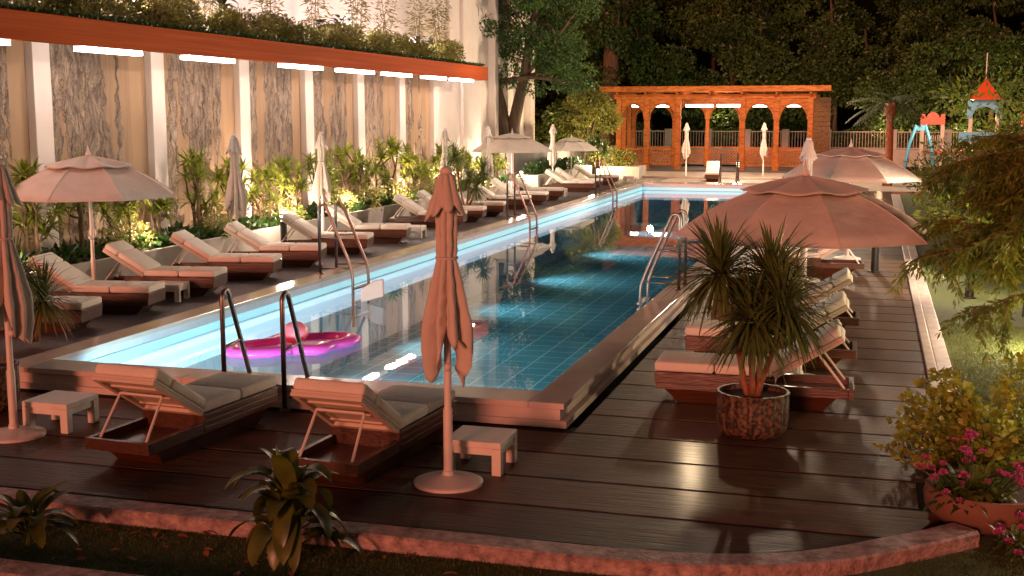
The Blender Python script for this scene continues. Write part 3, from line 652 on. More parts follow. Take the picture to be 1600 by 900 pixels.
# ------------------------------------------------------------------ pool ladders
def ladder():
    r = empty('pool_ladder', (0, 0, 0), 'x', 'pool ladder', 'steel pool ladders')
    for sy in (-1, 1):
        pts = [(0, 0, 0), (0, 0, 1.12)]
        for k in range(1, 8): a = PI-k*(PI-.32)/7; pts.append((.075+.075*math.cos(a), 0, 1.12+.085*math.sin(a)))
        pts += [(.53, 0, .26), (.60, 0, .06), (.61, 0, -.1), (.61, 0, -.9)]
        pts = [(x, sy*.34, z) for x, y, z in pts]
        ra = MB().tube(pts, .026, 12).build('rail', M['steel'], r, smooth=True)
        for z in (.62, .10):
            xx = .15+(1.12-z)/(1.12-.26)*.38; MB().tube([(.0, sy*.34, z), (xx, sy*.34, z+.02)], .016, 8).build('cross_bar', M['steel'], r, smooth=True)
        MB().lathe([(.06, 0), (.06, .012), (.03, .03)], 16).xf(Matrix.Translation((0, sy*.34, 0))).build('flange', M['steel'], r)
    for z in (-.25, -.5, -.75): MB().box(.58, -.34, z, .66, .34, z+.03).build('tread', M['steel'], r)
    return r
lp = ladder(); ul = [0]
for x, y, z, rz, lab in ((-6.0, 11.02, 0, 90, 'nearest steel pool ladder behind the two foreground loungers'),
                         (-9.12, 19.55, .25, 0, 'steel ladder on the left pool edge in front of the fifth lounger'),
                         (-9.12, 30.9, .25, 0, 'second steel ladder along the left pool edge, before the spiky potted plant'),
                         (-9.12, 41.5, .25, 0, 'small far steel ladder on the left pool edge below the far parasols'),
                         (-2.85, 19.3, .25, 180, 'steel ladder on the right pool edge touching the big parasol rim'),
                         (-5.55, 49.9, .25, -90, 'steel ladder at the far end of the pool before the white lounger')):
    o = lp if not ul[0] else copy_tree(lp); ul[0] = 1; o.location = (x, y, z); o.rotation_euler.z = R(rz); o['label'] = lab

# ------------------------------------------------------------------ bollard lamps
def bollard():
    r = empty('bollard_lamp', (0, 0, 0), 'x', 'bollard lamp', 'black garden bollard lamps')
    MB().lathe([(.115, 0), (.115, .02), (.075, .025), (.075, .62)], 20).build('post', M['black'], r)
    for z in (.621, .707, .793): MB().lathe([(.06, z), (.06, z+.045)], 20).build('diffuser', M['lampglow'], r)
    for z in (.667, .753, .839): MB().lathe([(.080, z), (.080, z+.038)], 20).build('louvre', M['black'], r)
    return r
bp_ = bollard(); ub = [0]
for x, y, e, lab in ((-12.62, 24.75, 260, 'black bollard lamp with lit white louvres beside the planter wall'),
                     (-12.7, 44.4, 200, 'black bollard lamp between the far side loungers'),
                     (-5.88, 56.2, 200, 'black bollard lamp at the far pool end right of the white lounger'),
                     (.11, 24.25, 80, 'black bollard lamp on the right deck under the parasol rim'),
                     (1.65, 21.8, 300, 'black bollard lamp at the lawn edge behind the hanging branches'),
                     (1.9, 9.75, 60, 'black bollard lamp in the grass behind the pink flowers')):
    o = bp_ if not ub[0] else copy_tree(bp_); ub[0] = 1; o.location = (x, y, 0 if x < 1 else -.085); o['label'] = lab
    if x != .11: light('bollard_glow', 'POINT', (x, y, 1.02), e, WARM, .16)
light('deck_fill_spot', 'SPOT', (2.3, 25.5, 1.5), 900, (1, .78, .56), .1, (-1.2, 24.0, 0), 110, .8)  # unseen spot added to brighten the deck in place of the bollard's own light
for y, e in ((16.5, 60), (20.3, 90), (26.5, 200), (29.8, 200), (33.5, 260), (37.5, 260), (41.5, 260), (45.2, 200)):
    light('planter_lamp', 'POINT', (-13.35, y, .75), e, WARM, .06)

# ------------------------------------------------------------------ pool float, board
fl = empty('pool_float', (-7.12, 14.25, WZ), 'bright pink inflatable lounger with salmon pillow floating near the ladder', 'pool float', rz=R(52)); fl.scale = (.88,)*3
def torus_loop(pts, r, n=12):
    mb = MB(); pts = [Vector(p) for p in pts]; V = []; F = []; m = len(pts)
    for i in range(m):
        d = (pts[(i+1) % m]-pts[i-1]).normalized(); up = Vector((0, 0, 1)); sd_ = d.cross(up)
        for k in range(n): a = 2*PI*k/n; V.append(pts[i]+(sd_*math.cos(a)+up*math.sin(a)*.62)*r)
    for i in range(m):
        for k in range(n): F.append((i*n+k, i*n+(k+1) % n, ((i+1) % m)*n+(k+1) % n, ((i+1) % m)*n+k))
    return mb.add(V, F)
outl = []
for k in range(64):
    a = 2*PI*k/64; rr = .62+.20*math.cos(2*a)+.13*math.cos(4*a)-.05*math.cos(3*a); outl.append((rr*math.cos(a)*1.0, rr*math.sin(a)*1.0, .06))
torus_loop(outl, .13).build('ring', M['pink'], fl, smooth=True)
bd = MB(); V = [(0, 0, .07)]+[(x*.95, y*.95, .07) for x, y, z in outl]; bd.add(V+[(x, y, .0) for x, y, z in V], [(0, 1+k, 1+(k+1) % 64) for k in range(64)]+[(65, 66+(k+1) % 64, 66+k) for k in range(64)])
bd.build('body', M['pink'], fl, smooth=True)
bmp = bmesh.new(); bmesh.ops.create_uvsphere(bmp, u_segments=28, v_segments=16, radius=1); me = bpy.data.meshes.new('pillow'); 
for v in bmp.verts: v.co = Vector((v.co.x*.20-.02, v.co.y*.20+.02, v.co.z*.17*(1-.18*abs(v.co.y))+.24))
bmp.to_mesh(me); bmp.free(); me.materials.append(M['salmon'])
for q in me.polygons: q.use_smooth = True
o = bpy.data.objects.new('pillow', me); C.objects.link(o); o.parent = fl
for x, y in ((.55, .28), (.55, -.22), (-.1, -.36)): MB().lathe([(.02, 0), (.02, .02), (.012, .035)], 10).xf(Matrix.Translation((x, y, .135))).build('valve', M['tan'], fl)
tb = MB().prism([(-.19, -.10), (.19, .0), (.19, .30), (.02, .26), (-.19, .12)], .06, 'y', -.03).build('foam_board', M['tan'], bevel=.025, seg=3)
tb.location = (-7.72, 18.2, .06); tb.rotation_euler.z = R(12); tag(tb, 'tan rounded foam board standing upright in the water beside the side ladder', 'foam board')

# ------------------------------------------------------------------ potted yucca and other pots
def ribbed_pot(r, rad, h):
    n = 80; V = []; F = []; prof = [(.72, 0), (.86, .05), (.97, .18), (1, .4), (1, .9), (1.02, 1.0), (.95, 1.0), (.93, .86)]
    for j, (q, z) in enumerate(prof):
        for k in range(n):
            rb = 1+.016*(1 if (k % 4) < 2 else -1)*(1 if 0 < j < 6 else 0); V.append((rad*q*rb*math.cos(2*PI*k/n), rad*q*rb*math.sin(2*PI*k/n), h*z))
    for j in range(len(prof)-1):
        for k in range(n): F.append((j*n+k, j*n+(k+1) % n, (j+1)*n+(k+1) % n, (j+1)*n+k))
    F.append(tuple(range(n-1, -1, -1))); MB().add(V, F).build('shell', M['pot'], r)
    MB().lathe([(rad*.925, h*.86), (rad*.90, h*.88)], 32).build('soil', M['soil'], r)
M['pot'] = mat('glazed_pot', (.12, .060, .026), .5, dark=(.022, .012, .007), nscale=26, detail=3, bump=.3, bscale=14)
M['pot'].node_tree.nodes['Color Ramp'].color_ramp.elements[0].position = .47; M['pot'].node_tree.nodes['Color Ramp'].color_ramp.elements[1].position = .54
def yucca_head(V, F, rg, p, n, L, W):
    for k in range(n):
        el = rg.uniform(-.75, 1.45); az = rg.uniform(0, 2*PI); d = (math.cos(az)*math.cos(el), math.sin(az)*math.cos(el), math.sin(el))
        blade(V, F, Vector(p)+Vector(d)*.03, d, None, L*rg.uniform(.7, 1.1), W*rg.uniform(.7, 1.1), rg.uniform(.5, 1.3), 6, .35)
def yucca(label, loc, heads, seed, base_z, n=150, L=.50, W=.026):
    rg = random.Random(seed); r = empty('yucca', loc, label, 'potted plant' if base_z > .1 else 'plant')
    st = MB(); V = []; F = []
    for hx, hy, hz in heads:
        m = Vector((hx*.55+rg.uniform(-.03, .03), hy*.5, base_z+(hz-base_z)*.45)); st.tube([(hx*.12, hy*.12, base_z-.02), (hx*.25, hy*.25, base_z+.12), m, (hx*.92, hy*.92, hz-.12), (hx, hy, hz)], [.040, .032, .027, .024, .022], 8)
        yucca_head(V, F, rg, (hx, hy, hz), n, L, W)
    st.build('stem', M['red_stem'], r, smooth=True); MB().add(V, F).build('leaves', M['lf_yucca'], r, smooth=True)
    return r
def pot(label, loc, rad, h, rz=0):
    r = empty('plant_pot', loc, label, 'plant pot'); ribbed_pot(r, rad, h)
pot('round ribbed brown glazed pot on the right deck with a bright reflection in front', (-1.0, 11.45, 0), .33, .42)
yucca('big spiky yucca with four leaf heads in the brown pot on the right deck', (-1.0, 11.45, 0), [(-.34, .0, 1.50), (-.02, -.12, 1.08), (.13, .15, 1.44), (.25, .0, 1.20)], 2, .37, 280, .60, .028)
pot('dark ribbed pot cut by the left edge of the picture behind the closed parasol', (-8.62, 10.2, 0), .33, .48)
yucca('spiky yucca behind the closed parasol at the left edge', (-10.35, 13.2, 0), [(-.25, 0, .75), (.1, .1, .60), (-.05, -.2, 1.0)], 5, .1, 150, .60, .028)
pot('small dark pot with a spiky plant behind the second side ladder', (-11.2, 33.4, 0), .30, .34)
yucca('spiky yucca with several round heads behind the second side ladder', (-11.2, 33.4, 0), [(-.35, 0, 1.75), (.05, .1, 1.15), (.45, .1, 1.35), (.35, -.2, .9)], 8, .3, 130, .52, .030)
yucca('feathery grey green yucca left of the far planter box', (-12.0, 54.5, 0), [(0, 0, 1.75), (.3, .1, 1.4), (-.3, .1, 1.5)], 9, .55, 120, .6, .035)

# ------------------------------------------------------------------ dracaenas along the stone wall
def dracaena(seed):
    rg = random.Random(seed); r = empty('dracaena', (0, 0, 0), 'x', 'plant', 'dracaenas growing along the stone wall')
    st = MB(); V = []; F = []
    for t in range(rg.choice((2, 3))):
        bx, by = rg.uniform(-.2, .2), rg.uniform(-.3, .3); H = rg.uniform(1.0, 1.7)
        trunk = [(bx, by, 0), (bx+rg.uniform(-.05, .05), by, H*.4), (bx+rg.uniform(-.1, .1), by+rg.uniform(-.1, .1), H*.6)]
        st.tube(trunk, [.035, .03, .026], 7)
        for h in range(rg.choice((4, 4, 5))):
            f = rg.uniform(.05, 1); tip = Vector((bx+rg.uniform(-.3, .3), by+rg.uniform(-.45, .45), H*(.45+.55*f))); b0 = Vector(trunk[2 if f > .6 else 1])
            st.tube([b0, (b0+tip)/2+Vector((rg.uniform(-.05, .05), rg.uniform(-.05, .05), -.05)), tip], [.02, .017, .015], 6)
            for k in range(26):
                el = rg.uniform(-.2, 1.4); az = rg.uniform(0, 2*PI); d = (math.cos(az)*math.cos(el), math.sin(az)*math.cos(el), math.sin(el))
                blade(V, F, tip, d, None, rg.uniform(.24, .38), rg.uniform(.042, .066), rg.uniform(.3, 1.1), 3, .3)
    st.build('stem', M['stem'], r, smooth=True); MB().add(V, F).build('leaves', M['lf_drac'], r, smooth=True); return r
dr = [dracaena(s_) for s_ in (11, 12, 13, 14)]; ud = [0]*4; rg = random.Random(20); y = 14.6; k = 0
dy = []
while y < 45.5: dy.append(y); y += rg.uniform(1.05, 1.5)
for k, y in enumerate(dy):
    i = k % 4; o = dr[i] if not ud[i] else copy_tree(dr[i]); ud[i] = 1
    o.location = (-13.65+rg.uniform(-.15, .2), y, .38); o.rotation_euler.z = rg.uniform(0, 6.28); sc_ = rg.uniform(.85, 1.2) if y > 20 else rg.uniform(1.0, 1.25); o.scale = (sc_,)*3
    o['label'] = 'yellow green dracaena with spiky leaf heads in the long planter before the stone wall'
# leafy ground cover in the planter
P = np.stack([rng.uniform(-14.1, -13.1, 5200), rng.uniform(12, 46, 5200), np.zeros(5200)], 1); P[:, 2] = .42+rng.uniform(0, .22, 5200)*(.4+.6*np.abs(np.sin(P[:, 1]*1.7+np.sin(P[:, 1]*.6)*2)))
dirs = rng.normal(size=(5200, 3)); dirs[:, 2] = np.abs(dirs[:, 2])
tag(fast_mesh('ground_cover', *leafcards(rng, P, .16, 1.6, dirs=dirs), M['lf_cover']), kind='stuff')
def bush(name, blobs, n, size, m, label, cat, group=None, loc=(0, 0, 0), aspect=2, stem=True, shell=.5, seed=0):
    rg_ = np.random.default_rng(seed); r = empty(name, loc, label, cat, group); P, d = cloud(rg_, blobs, n, shell)
    fast_mesh('foliage', *leafcards(rg_, P, size, aspect, dirs=d), m, r)
    if stem:
        s_ = MB()
        for b in blobs[:10]: s_.tube([(b[0]*.15, b[1]*.15, 0), (b[0]*.5, b[1]*.5, b[2]*.5), (b[0], b[1], b[2]+b[5]*.4)], [.03, .02, .008], 5)
        s_.build('stem', M['stem'], r)
    return r
# small variegated bushes between the dracaenas
bb = [bush('bush', [(0, 0, .35, .35, .45, .35), (.05, .4, .3, .3, .35, .28), (-.05, -.35, .28, .28, .3, .26)], 900, .075, M['lf_hedge'], 'x', 'bush', 'small bushes under the dracaenas', seed=s_) for s_ in (1, 2)]
for i, y in enumerate((19.8, 23.1, 26.0, 29.5, 31.2, 33.0, 35.5, 38, 41)):
    o = bb[i % 2] if i < 2 else copy_tree(bb[i % 2]); o.location = (-13.4, y, .38); o.rotation_euler.z = i; o['label'] = 'small tan and green bush under the dracaenas in the long planter'

# ------------------------------------------------------------------ roof garden on the canopy
def roofbush(seed):
    rg_ = random.Random(seed); bl = [(rg_.uniform(-.25, .25), rg_.uniform(-.8, .8), rg_.uniform(.2, .5), rg_.uniform(.25, .4), rg_.uniform(.35, .5), rg_.uniform(.25, .38)) for _ in range(7)]
    return bush('hedge_bush', bl, 2600, .085, M['lf_hedge'], 'x', 'hedge bush', 'tan green hedge bushes along the canopy roof', seed=seed)
rbs = [roofbush(s_) for s_ in (31, 32, 33)]
for i in range(18):
    o = rbs[i] if i < 3 else copy_tree(rbs[i % 3]); y = 15.5+i*1.36; o.location = (-13.62+.1*math.sin(i*2), y, 4.52); o.rotation_euler.z = (0 if i % 2 else PI)+.1*math.sin(i*5); q = .95+.22*math.sin(i*3.1)
    o.scale = (q, 1, q); o['label'] = 'tan green hedge bush in the clipped row along the canopy roof'
P = np.stack([rng.uniform(-13.2, -12.76, 9000), rng.uniform(12, 40.2, 9000), rng.uniform(4.57, 4.66, 9000)], 1); d_ = rng.normal(size=(9000, 3)); d_[:, 2] = np.abs(d_[:, 2])
tag(fast_mesh('roof_ground_cover', *leafcards(rng, P, .07, 1.6, dirs=d_), M['lf_cover']), kind='stuff')
def broad_plant(name, label, loc, n, L, W, m, cat, group, seed, up=.5, stemh=.1, bend=1.1, h=0.0):
    rg_ = random.Random(seed); r = empty(name, loc, label, cat, group); V = []; F = []; st = MB()
    for k in range(n):
        az = k*2.4+rg_.uniform(-.3, .3); el = rg_.uniform(.1, 1.2)*up+.25; z = h*rg_.random()
        p0 = Vector((math.cos(az)*.03, math.sin(az)*.03, stemh+z)); d = Vector((math.cos(az)*math.cos(el), math.sin(az)*math.cos(el), math.sin(el))); p1 = p0+d*L*.25
        st.tube([p0, p1], .007, 5); blade(V, F, p1, d, None, L*rg_.uniform(.7, 1.1), W*rg_.uniform(.8, 1.15), bend*rg_.uniform(.6, 1.5), 9, .25)
    st.tube([(0, 0, 0), (0, 0, stemh+h*.9)], [.02, .012], 6)
    st.build('stem', M['lf_broad'], r); fast_mesh('leaves', V, F, m, r, True); return r
rb0 = broad_plant('broad_leaf_shrub', 'x', (0, 0, 0), 46, .28, .13, M['lf_dark'], 'shrub', 'dark broad leaved shrubs on the canopy roof', 41, h=.75)
for i, y in enumerate((17.2, 19.0, 21.2, 23.0, 24.6, 27.0, 29.6, 31.0, 36.8, 38.2)):
    o = rb0 if i == 0 else copy_tree(rb0); o.location = (-13.95, y, 4.55); o.rotation_euler.z = i*1.1; o.scale = (1.1, 1.2, 1+.15*math.sin(i*2)); o['label'] = 'dark broad leaved shrub standing out of the hedge on the canopy roof'
def bamboo(seed):
    rg_ = random.Random(seed); r = empty('bamboo', (0, 0, 0), 'x', 'bamboo', 'bamboo clumps before the cream wall'); st = MB(); pts = []; ds = []
    for k in range(6):
        x, y = rg_.uniform(-.15, .15), rg_.uniform(-.2, .2); H = rg_.uniform(1.6, 3.0); lean = (rg_.uniform(-.2, .2), rg_.uniform(-.25, .25)); st.tube([(x, y, 0), (x+lean[0]*.4, y+lean[1]*.4, H*.6), (x+lean[0], y+lean[1], H)], [.012, .009, .004], 5)
        for j in range(90):
            t = rg_.uniform(.25, 1); a = rg_.uniform(0, 2*PI); q = rg_.uniform(.02, .3); pts.append((x+lean[0]*t*t+math.cos(a)*q, y+lean[1]*t*t+math.sin(a)*q, H*t+rg_.uniform(-.05, .12))); ds.append((math.cos(a), math.sin(a), -.3))
    st.build('stem', M['lf_bamboo'], r); fast_mesh('foliage', *leafcards(np.random.default_rng(seed), np.array(pts), .19, 5, dirs=np.array(ds)), M['lf_bamboo'], r); return r
bbs = [bamboo(51), bamboo(52), bamboo(53)]
for i, y in enumerate((19.5, 22.4, 25.2, 28.2, 31.0, 33.6, 36.0, 38.6, 41.0)):
    o = bbs[i] if i < 3 else copy_tree(bbs[i % 3]); o.location = (-14.65, y, 4.5 if y < 40.5 else 4.4); o.rotation_euler.z = i*.9; o.scale = (1, 1, .9+.15*math.sin(i*1.7)); o['label'] = 'thin bamboo clump on the canopy roof against the cream wall'

# ------------------------------------------------------------------ gazebo
GY = 64.5; gz = empty('gazebo', (-8, GY, 0), 'orange brown wooden gazebo with arched bays and lattice rails beyond the pool', 'gazebo')
def Gz(mb, name, m=None, parent=None, **k):
    mb.v = [(x+8, y-GY, z) for x, y, z in mb.v]; return mb.build(name, m or M['gazwood'], parent or gz, **k)
cols = [-13.05, -11.55, -9.89, -6.56, -4.83, -3.15]; GD = 4.2
Gz(MB().box(-13.4, GY-.3, 0, -2.6, GY+GD+.3, .10), 'floor', M['greywall'])
def column(x, y, w=.13):
    m = MB(); m.box(x-w, y-w, .10, x+w, y+w, 3.9); m.box(x-w-.04, y-w-.04, .10, x+w+.04, y+w+.04, .5); m.box(x-w-.03, y-w-.03, 2.72, x+w+.03, y+w+.03, 2.82)
    return Gz(m, 'column', bevel=.01)
for x in cols: column(x, GY)
bcols = [-13.05, -10.75, -8.9, -7.05, -5.2, -3.15]
for x in bcols: column(x, GY+GD, .10)
for y in (GY+1.4, GY+2.8): column(-13.05, y, .10)
def arch(x0, x1, y, spring=2.75, rise=.78, top=3.78):
    pts = []; n = 14; cx = (x0+x1)/2; rw = (x1-x0)/2
    low = [(cx-rw*math.cos(PI*k/n), spring+rise*math.sin(PI*k/n)) for k in range(n+1)]; m = MB()
    for k in range(n):
        (a, za), (b, zb) = low[k], low[k+1]; m.add([(a, y-.05, za), (b, y-.05, zb), (b, y-.05, top), (a, y-.05, top), (a, y+.05, za), (b, y+.05, zb), (b, y+.05, top), (a, y+.05, top)],
                                                   [(0, 1, 2, 3), (7, 6, 5, 4), (0, 4, 5, 1), (3, 2, 6, 7)])
    m.tube([(a, y-.06, z) for a, z in low], .05, 6); return Gz(m, 'arch')
def lattice(x0, x1, y, z0=.3, z1=1.2):
    m = MB(); m.box(x0, y-.05, z1-.08, x1, y+.05, z1); m.box(x0, y-.05, z0, x1, y+.05, z0+.08); m.box(x0, y-.04, z1-.25, x1, y+.04, z1-.2); m.box(x0, y-.05, z0+.08, x0+.06, y+.05, z1-.08); m.box(x1-.06, y-.05, z0+.08, x1, y+.05, z1-.08)
    a, b = z0+.08, z1-.25; h = b-a; st = .17; x = x0-h
    while x < x1:
        for sgn in (1, -1):
            xa, xb = (x, x+h) if sgn > 0 else (x+h, x); za, zb = a, b
            # clip
            def cl(xa, za, xb, zb):
                if xa == xb: return None
                pts = []
                for t in (0, 1):
                    pass
                lo, hi = 0., 1.
                for bound, s_ in ((x0+.05, 1), (x1-.05, -1)):
                    va, vb = s_*(xa-bound), s_*(xb-bound)
                    if va < 0 and vb < 0: return None
                    if va < 0: lo = max(lo, va/(va-vb))
                    if vb < 0: hi = min(hi, va/(va-vb))
                return None if hi <= lo else ((xa+(xb-xa)*lo, za+(zb-za)*lo), (xa+(xb-xa)*hi, za+(zb-za)*hi))
            q = cl(xa, za, xb, zb)
            if q: m.tube([(q[0][0], y+.012*sgn, q[0][1]), (q[1][0], y+.012*sgn, q[1][1])], .022, 4)
        x += st
    return Gz(m, 'lattice_rail')
for a, b in ((0, 1), (1, 2), (3, 4), (4, 5)):
    arch(cols[a]+.13, cols[b]-.13, GY); lattice(cols[a]+.14, cols[b]-.14, GY)
for a in range(5):
    arch(bcols[a]+.1, bcols[a+1]-.1, GY+GD); lattice(bcols[a]+.11, bcols[a+1]-.11, GY+GD)
m = MB(); m.box(-13.3, GY-.12, 3.78, -2.9, GY+.12, 4.02); Gz(m, 'front_beam', bevel=.012)
m = MB(); m.box(-13.3, GY+GD-.12, 3.78, -2.9, GY+GD+.12, 4.02); Gz(m, 'rear_beam')
for x in (-13.05, -11.55, -9.89, -8.2, -6.56, -4.83, -3.15): Gz(MB().box(x-.06, GY-.65, 4.02, x+.06, GY+GD+.6, 4.16), 'rafter', bevel=.008)
Gz(MB().box(-13.9, GY-.75, 4.162, -2.2, GY+GD+.7, 4.24), 'roof_deck')
Gz(MB().box(-13.95, GY-.83, 4.14, -2.15, GY-.751, 4.42), 'roof_fascia', bevel=.01)
pw = MB()
for k in range(15): pw.add([(-3.0, GY+.1, .12+.25*k), (-2.25, GY+2.6, .12+.25*k), (-2.25, GY+2.6, .355+.25*k), (-3.0, GY+.1, .355+.25*k), (-3.08, GY+.14, .12+.25*k), (-2.33, GY+2.64, .12+.25*k), (-2.33, GY+2.64, .355+.25*k), (-3.08, GY+.14, .355+.25*k)],
                          [(0, 1, 2, 3), (7, 6, 5, 4), (0, 4, 5, 1), (3, 2, 6, 7), (1, 5, 6, 2), (0, 3, 7, 4)])
Gz(pw, 'plank_wall')
for x0, x1 in ((-12.6, -10.3), (-9.7, -8.25), (-8.05, -6.7), (-6.3, -3.6)): Gz(MB().box(x0, GY+1.2, 3.36, x1, GY+1.35, 3.5), 'strip_light', M['led_gaz'])
light('gazebo_lamp', 'POINT', (-8, GY+1.6, 3.1), 420, WARM, .2)
light('gazebo_front_lamp', 'POINT', (-10.5, GY-4.5, 2.6), 200, (1, .62, .33), .15); light('gazebo_front_lamp', 'POINT', (-4.5, GY-4.5, 2.6), 200, (1, .62, .33), .15)

# fence and retaining wall behind
tag(MB().box(-16, 73.6, 0, 14, 74.2, 1.0).build('retaining_wall', M['concrete'], bevel=.02), 'low concrete retaining wall carrying the white railing behind the gazebo', 'wall')
fe = empty('railing', (0, 73.8, 1.0), 'white metal railing with square concrete posts behind the gazebo', 'railing')
ba = MB()
for i in range(170): x = -15+i*.165; ba.box(x-.012, -.012, .06, x+.012, .012, .95)
ba.build('balusters', M['iron_white'], fe)
MB().box(-15.2, -.03, .95, 13.2, .03, 1.0).build('top_rail', M['iron_white'], fe); MB().box(-15.2, -.025, .03, 13.2, .025, .07).build('bottom_rail', M['iron_white'], fe)
for x in (-13.2, -11.9, -9.5, -7.2, -5.0, -2.6, 1.05, 4.0, 8.0, 12): MB().box(x-.2, -.2, 0, x+.2, .2, 1.12).build('post', M['concrete'], fe, bevel=.02)

# ------------------------------------------------------------------ playground
pg = empty('play_castle', (4.3, 68, 0), 'red and blue castle climbing frame with a peaked red roof in the playground', 'playground')
def Pg(mb, name, m, **k): return mb.build(name, m, pg, **k)
pc = lambda u: u      # local metres
for x in (-1.9, -.9, .45, 1.75, 3.0, 4.0):
    Pg(MB().box(x-.09, -.09, 0, x+.09, .09, 3.3 if .3 < x < 1.9 else 2.5), 'post', M['iron_white'])
def crenel(x0, x1, z, m, name):
    n = 5; pts = [(x0, z)]
    w_ = (x1-x0)
    pts += [(x0, z+.55), (x0+.15*w_, z+.55), (x0+.2*w_, z+.38)]
    pts += [(x0+w_*(.5-.26*math.cos(PI*k/8)), z+.36+.28*math.sin(PI*k/8)) for k in range(9)]
    pts += [(x0+.8*w_, z+.38), (x0+.85*w_, z+.55), (x1, z+.55), (x1, z)]
    Pg(MB().prism([(u, v) for u, v in pts], .08, 'y', -.14), name, m)
crenel(-2.0, -.8, 2.45, M['red_plastic'], 'battlement'); crenel(2.9, 4.1, 2.45, M['red_plastic'], 'battlement')
# blue arch panel with peaked top
pts = [(.25, 2.75), (.25, 3.75), (.5, 3.55), (.72, 3.8), (1.1, 4.05), (1.48, 3.8), (1.7, 3.55), (1.95, 3.75), (1.95, 2.75), (1.8, 2.75)]+[(1.1+.62*math.cos(PI*k/10), 2.75+.62*math.sin(PI*k/10)) for k in range(11)]+[(.4, 2.75)]
Pg(MB().prism(pts, .08, 'y', -.14), 'arch_panel', M['blue_plastic'])
rf = MB(); rf.add([(.35, -.75, 3.72), (1.85, -.75, 3.72), (1.85, .75, 3.72), (.35, .75, 3.72), (1.1, 0, 4.85)], [(0, 1, 4), (1, 2, 4), (2, 3, 4), (3, 0, 4), (3, 2, 1, 0)]); Pg(rf, 'roof', M['red_plastic'])
Pg(MB().tube([(1.1, 0, 4.8), (1.1, 0, 6.1)], .03, 6), 'flag_pole', M['iron_white'])
Pg(MB().box(-.1, -.12, 1.55, 2.3, -.04, 2.05), 'blue_panel', M['blue_plastic'], bevel=.02)
Pg(MB().box(-1.9, -.8, 1.0, 4.0, .8, 1.1), 'platform', M['red_plastic'])
rr = MB()
for i in range(9): rr.box(-1.75+i*.1, -.03, 1.1, -1.72+i*.1, .03, 1.9)
Pg(rr, 'side_railing', M['iron_white'])
sl = MB(); V = []; 
sw = empty('climbing_arch', (2.15, 63, 0), 'small blue four legged climbing arch left of the play castle', 'playground')
for sx in (-1, 1):
    for sy in (-1, 1): MB().tube([(sx*.22, sy*.25, 2.42), (sx*.48, sy*.45, 1.6), (sx*.72, sy*.6, 0)], .065, 8).build('leg', M['blue_plastic'], sw, smooth=True)
MB().prism([(-.34, 2.2), (-.26, 2.5), (-.1, 2.42), (0, 2.47), (.1, 2.42), (.26, 2.5), (.34, 2.2)], .6, 'y', -.3).build('top_panel', M['blue_plastic'], sw)
light('playground_lamp', 'POINT', (3.2, 62, 3.2), 420, (1, .72, .45), .15)

# ------------------------------------------------------------------ trees
def tree(name, loc, stems, blobs, n, size, m, label, seed, limbs=14, group=None, cat='tree', shell=.35, aspect=1.9, droop=.2):
    rg_ = random.Random(seed); nr = np.random.default_rng(seed); r = empty(name, loc, label, cat, group); t = MB()
    for s_ in stems: t.tube(s_[0], s_[1], 10)
    for k in range(limbs):
        s_ = rg_.choice(stems); i = rg_.randint(max(1, len(s_[0])//2), len(s_[0])-1); a = Vector(s_[0][i]); b = Vector(rg_.choice(blobs)[:3]); r0 = s_[1][i]*.55
        mid = (a+b)/2+Vector((rg_.uniform(-.3, .3), rg_.uniform(-.3, .3), rg_.uniform(0, .4))); t.tube([a, mid, b], [r0, r0*.6, r0*.2], 6)
    t.build('trunk', M['bark'], r, smooth=True)
    P, d = cloud(nr, blobs, n, shell); fast_mesh('crown', *leafcards(nr, P, size, aspect, droop, dirs=d*.6), m, r); return r
def blobs(rg_, n, cx, cy, cz, sx, sy, sz, r0, r1):
    out = []
    for _ in range(n):
        while True:
            x, y, z = rg_.uniform(-1, 1), rg_.uniform(-1, 1), rg_.uniform(-1, 1)
            if x*x+y*y+z*z < 1: break
        q = rg_.uniform(r0, r1); out.append((cx+x*sx, cy+y*sy, cz+z*sz, q*1.25, q*1.25, q*.7))
    return out
rg = random.Random(77)
# far dark wood: one mass
P_all = []; D_all = []
for row, (Y, H0, H1, nb, x0, x1) in enumerate(((79, 1.0, 7.5, 100, -26, 15), (84, 4, 13, 125, -30, 18), (91, 8, 18.5, 130, -34, 22))):
    bl = []
    for k in range(nb): q = rg.uniform(.55, 1.5); bl.append((rg.uniform(x0, x1), Y+rg.uniform(-2, 2), rg.uniform(H0, H1), q*1.3, q*1.2, q*.75))
    p_, d_ = cloud(np.random.default_rng(90+row), bl, 60000, .72); P_all.append(p_); D_all.append(d_)
P_all = np.concatenate(P_all); D_all = np.concatenate(D_all)
tag(fast_mesh('forest', *leafcards(rng, P_all, .25, 1.8, .3, dirs=D_all*.6), M['lf_forest']), kind='stuff')
M['hill'] = mat('wooded_hill', (.010, .012, .005), .95, noise=.5, nscale=.6, spec=0)
struct('hill', MB().add([(-60, 93, -.1), (60, 93, -.1), (75, 112, 30), (-75, 112, 30)], [(0, 1, 2, 3)]), M['hill'])
ft = MB()
for k in range(12):
    x = rg.uniform(-24, 14); Y = rg.uniform(78.5, 88); h = rg.uniform(7, 14); tt = MB(); tt.tube([(x, Y, 0), (x+rg.uniform(-.4, .4), Y, h*.5), (x+rg.uniform(-.8, .8), Y, h)], [.2, .15, .06], 7)
    o = tt.build('tree_trunk', M['bark'], smooth=True); tag(o, 'thin bare trunk among the dark woodland leaves beyond the railing', 'tree trunk', 'trunks in the dark wood')
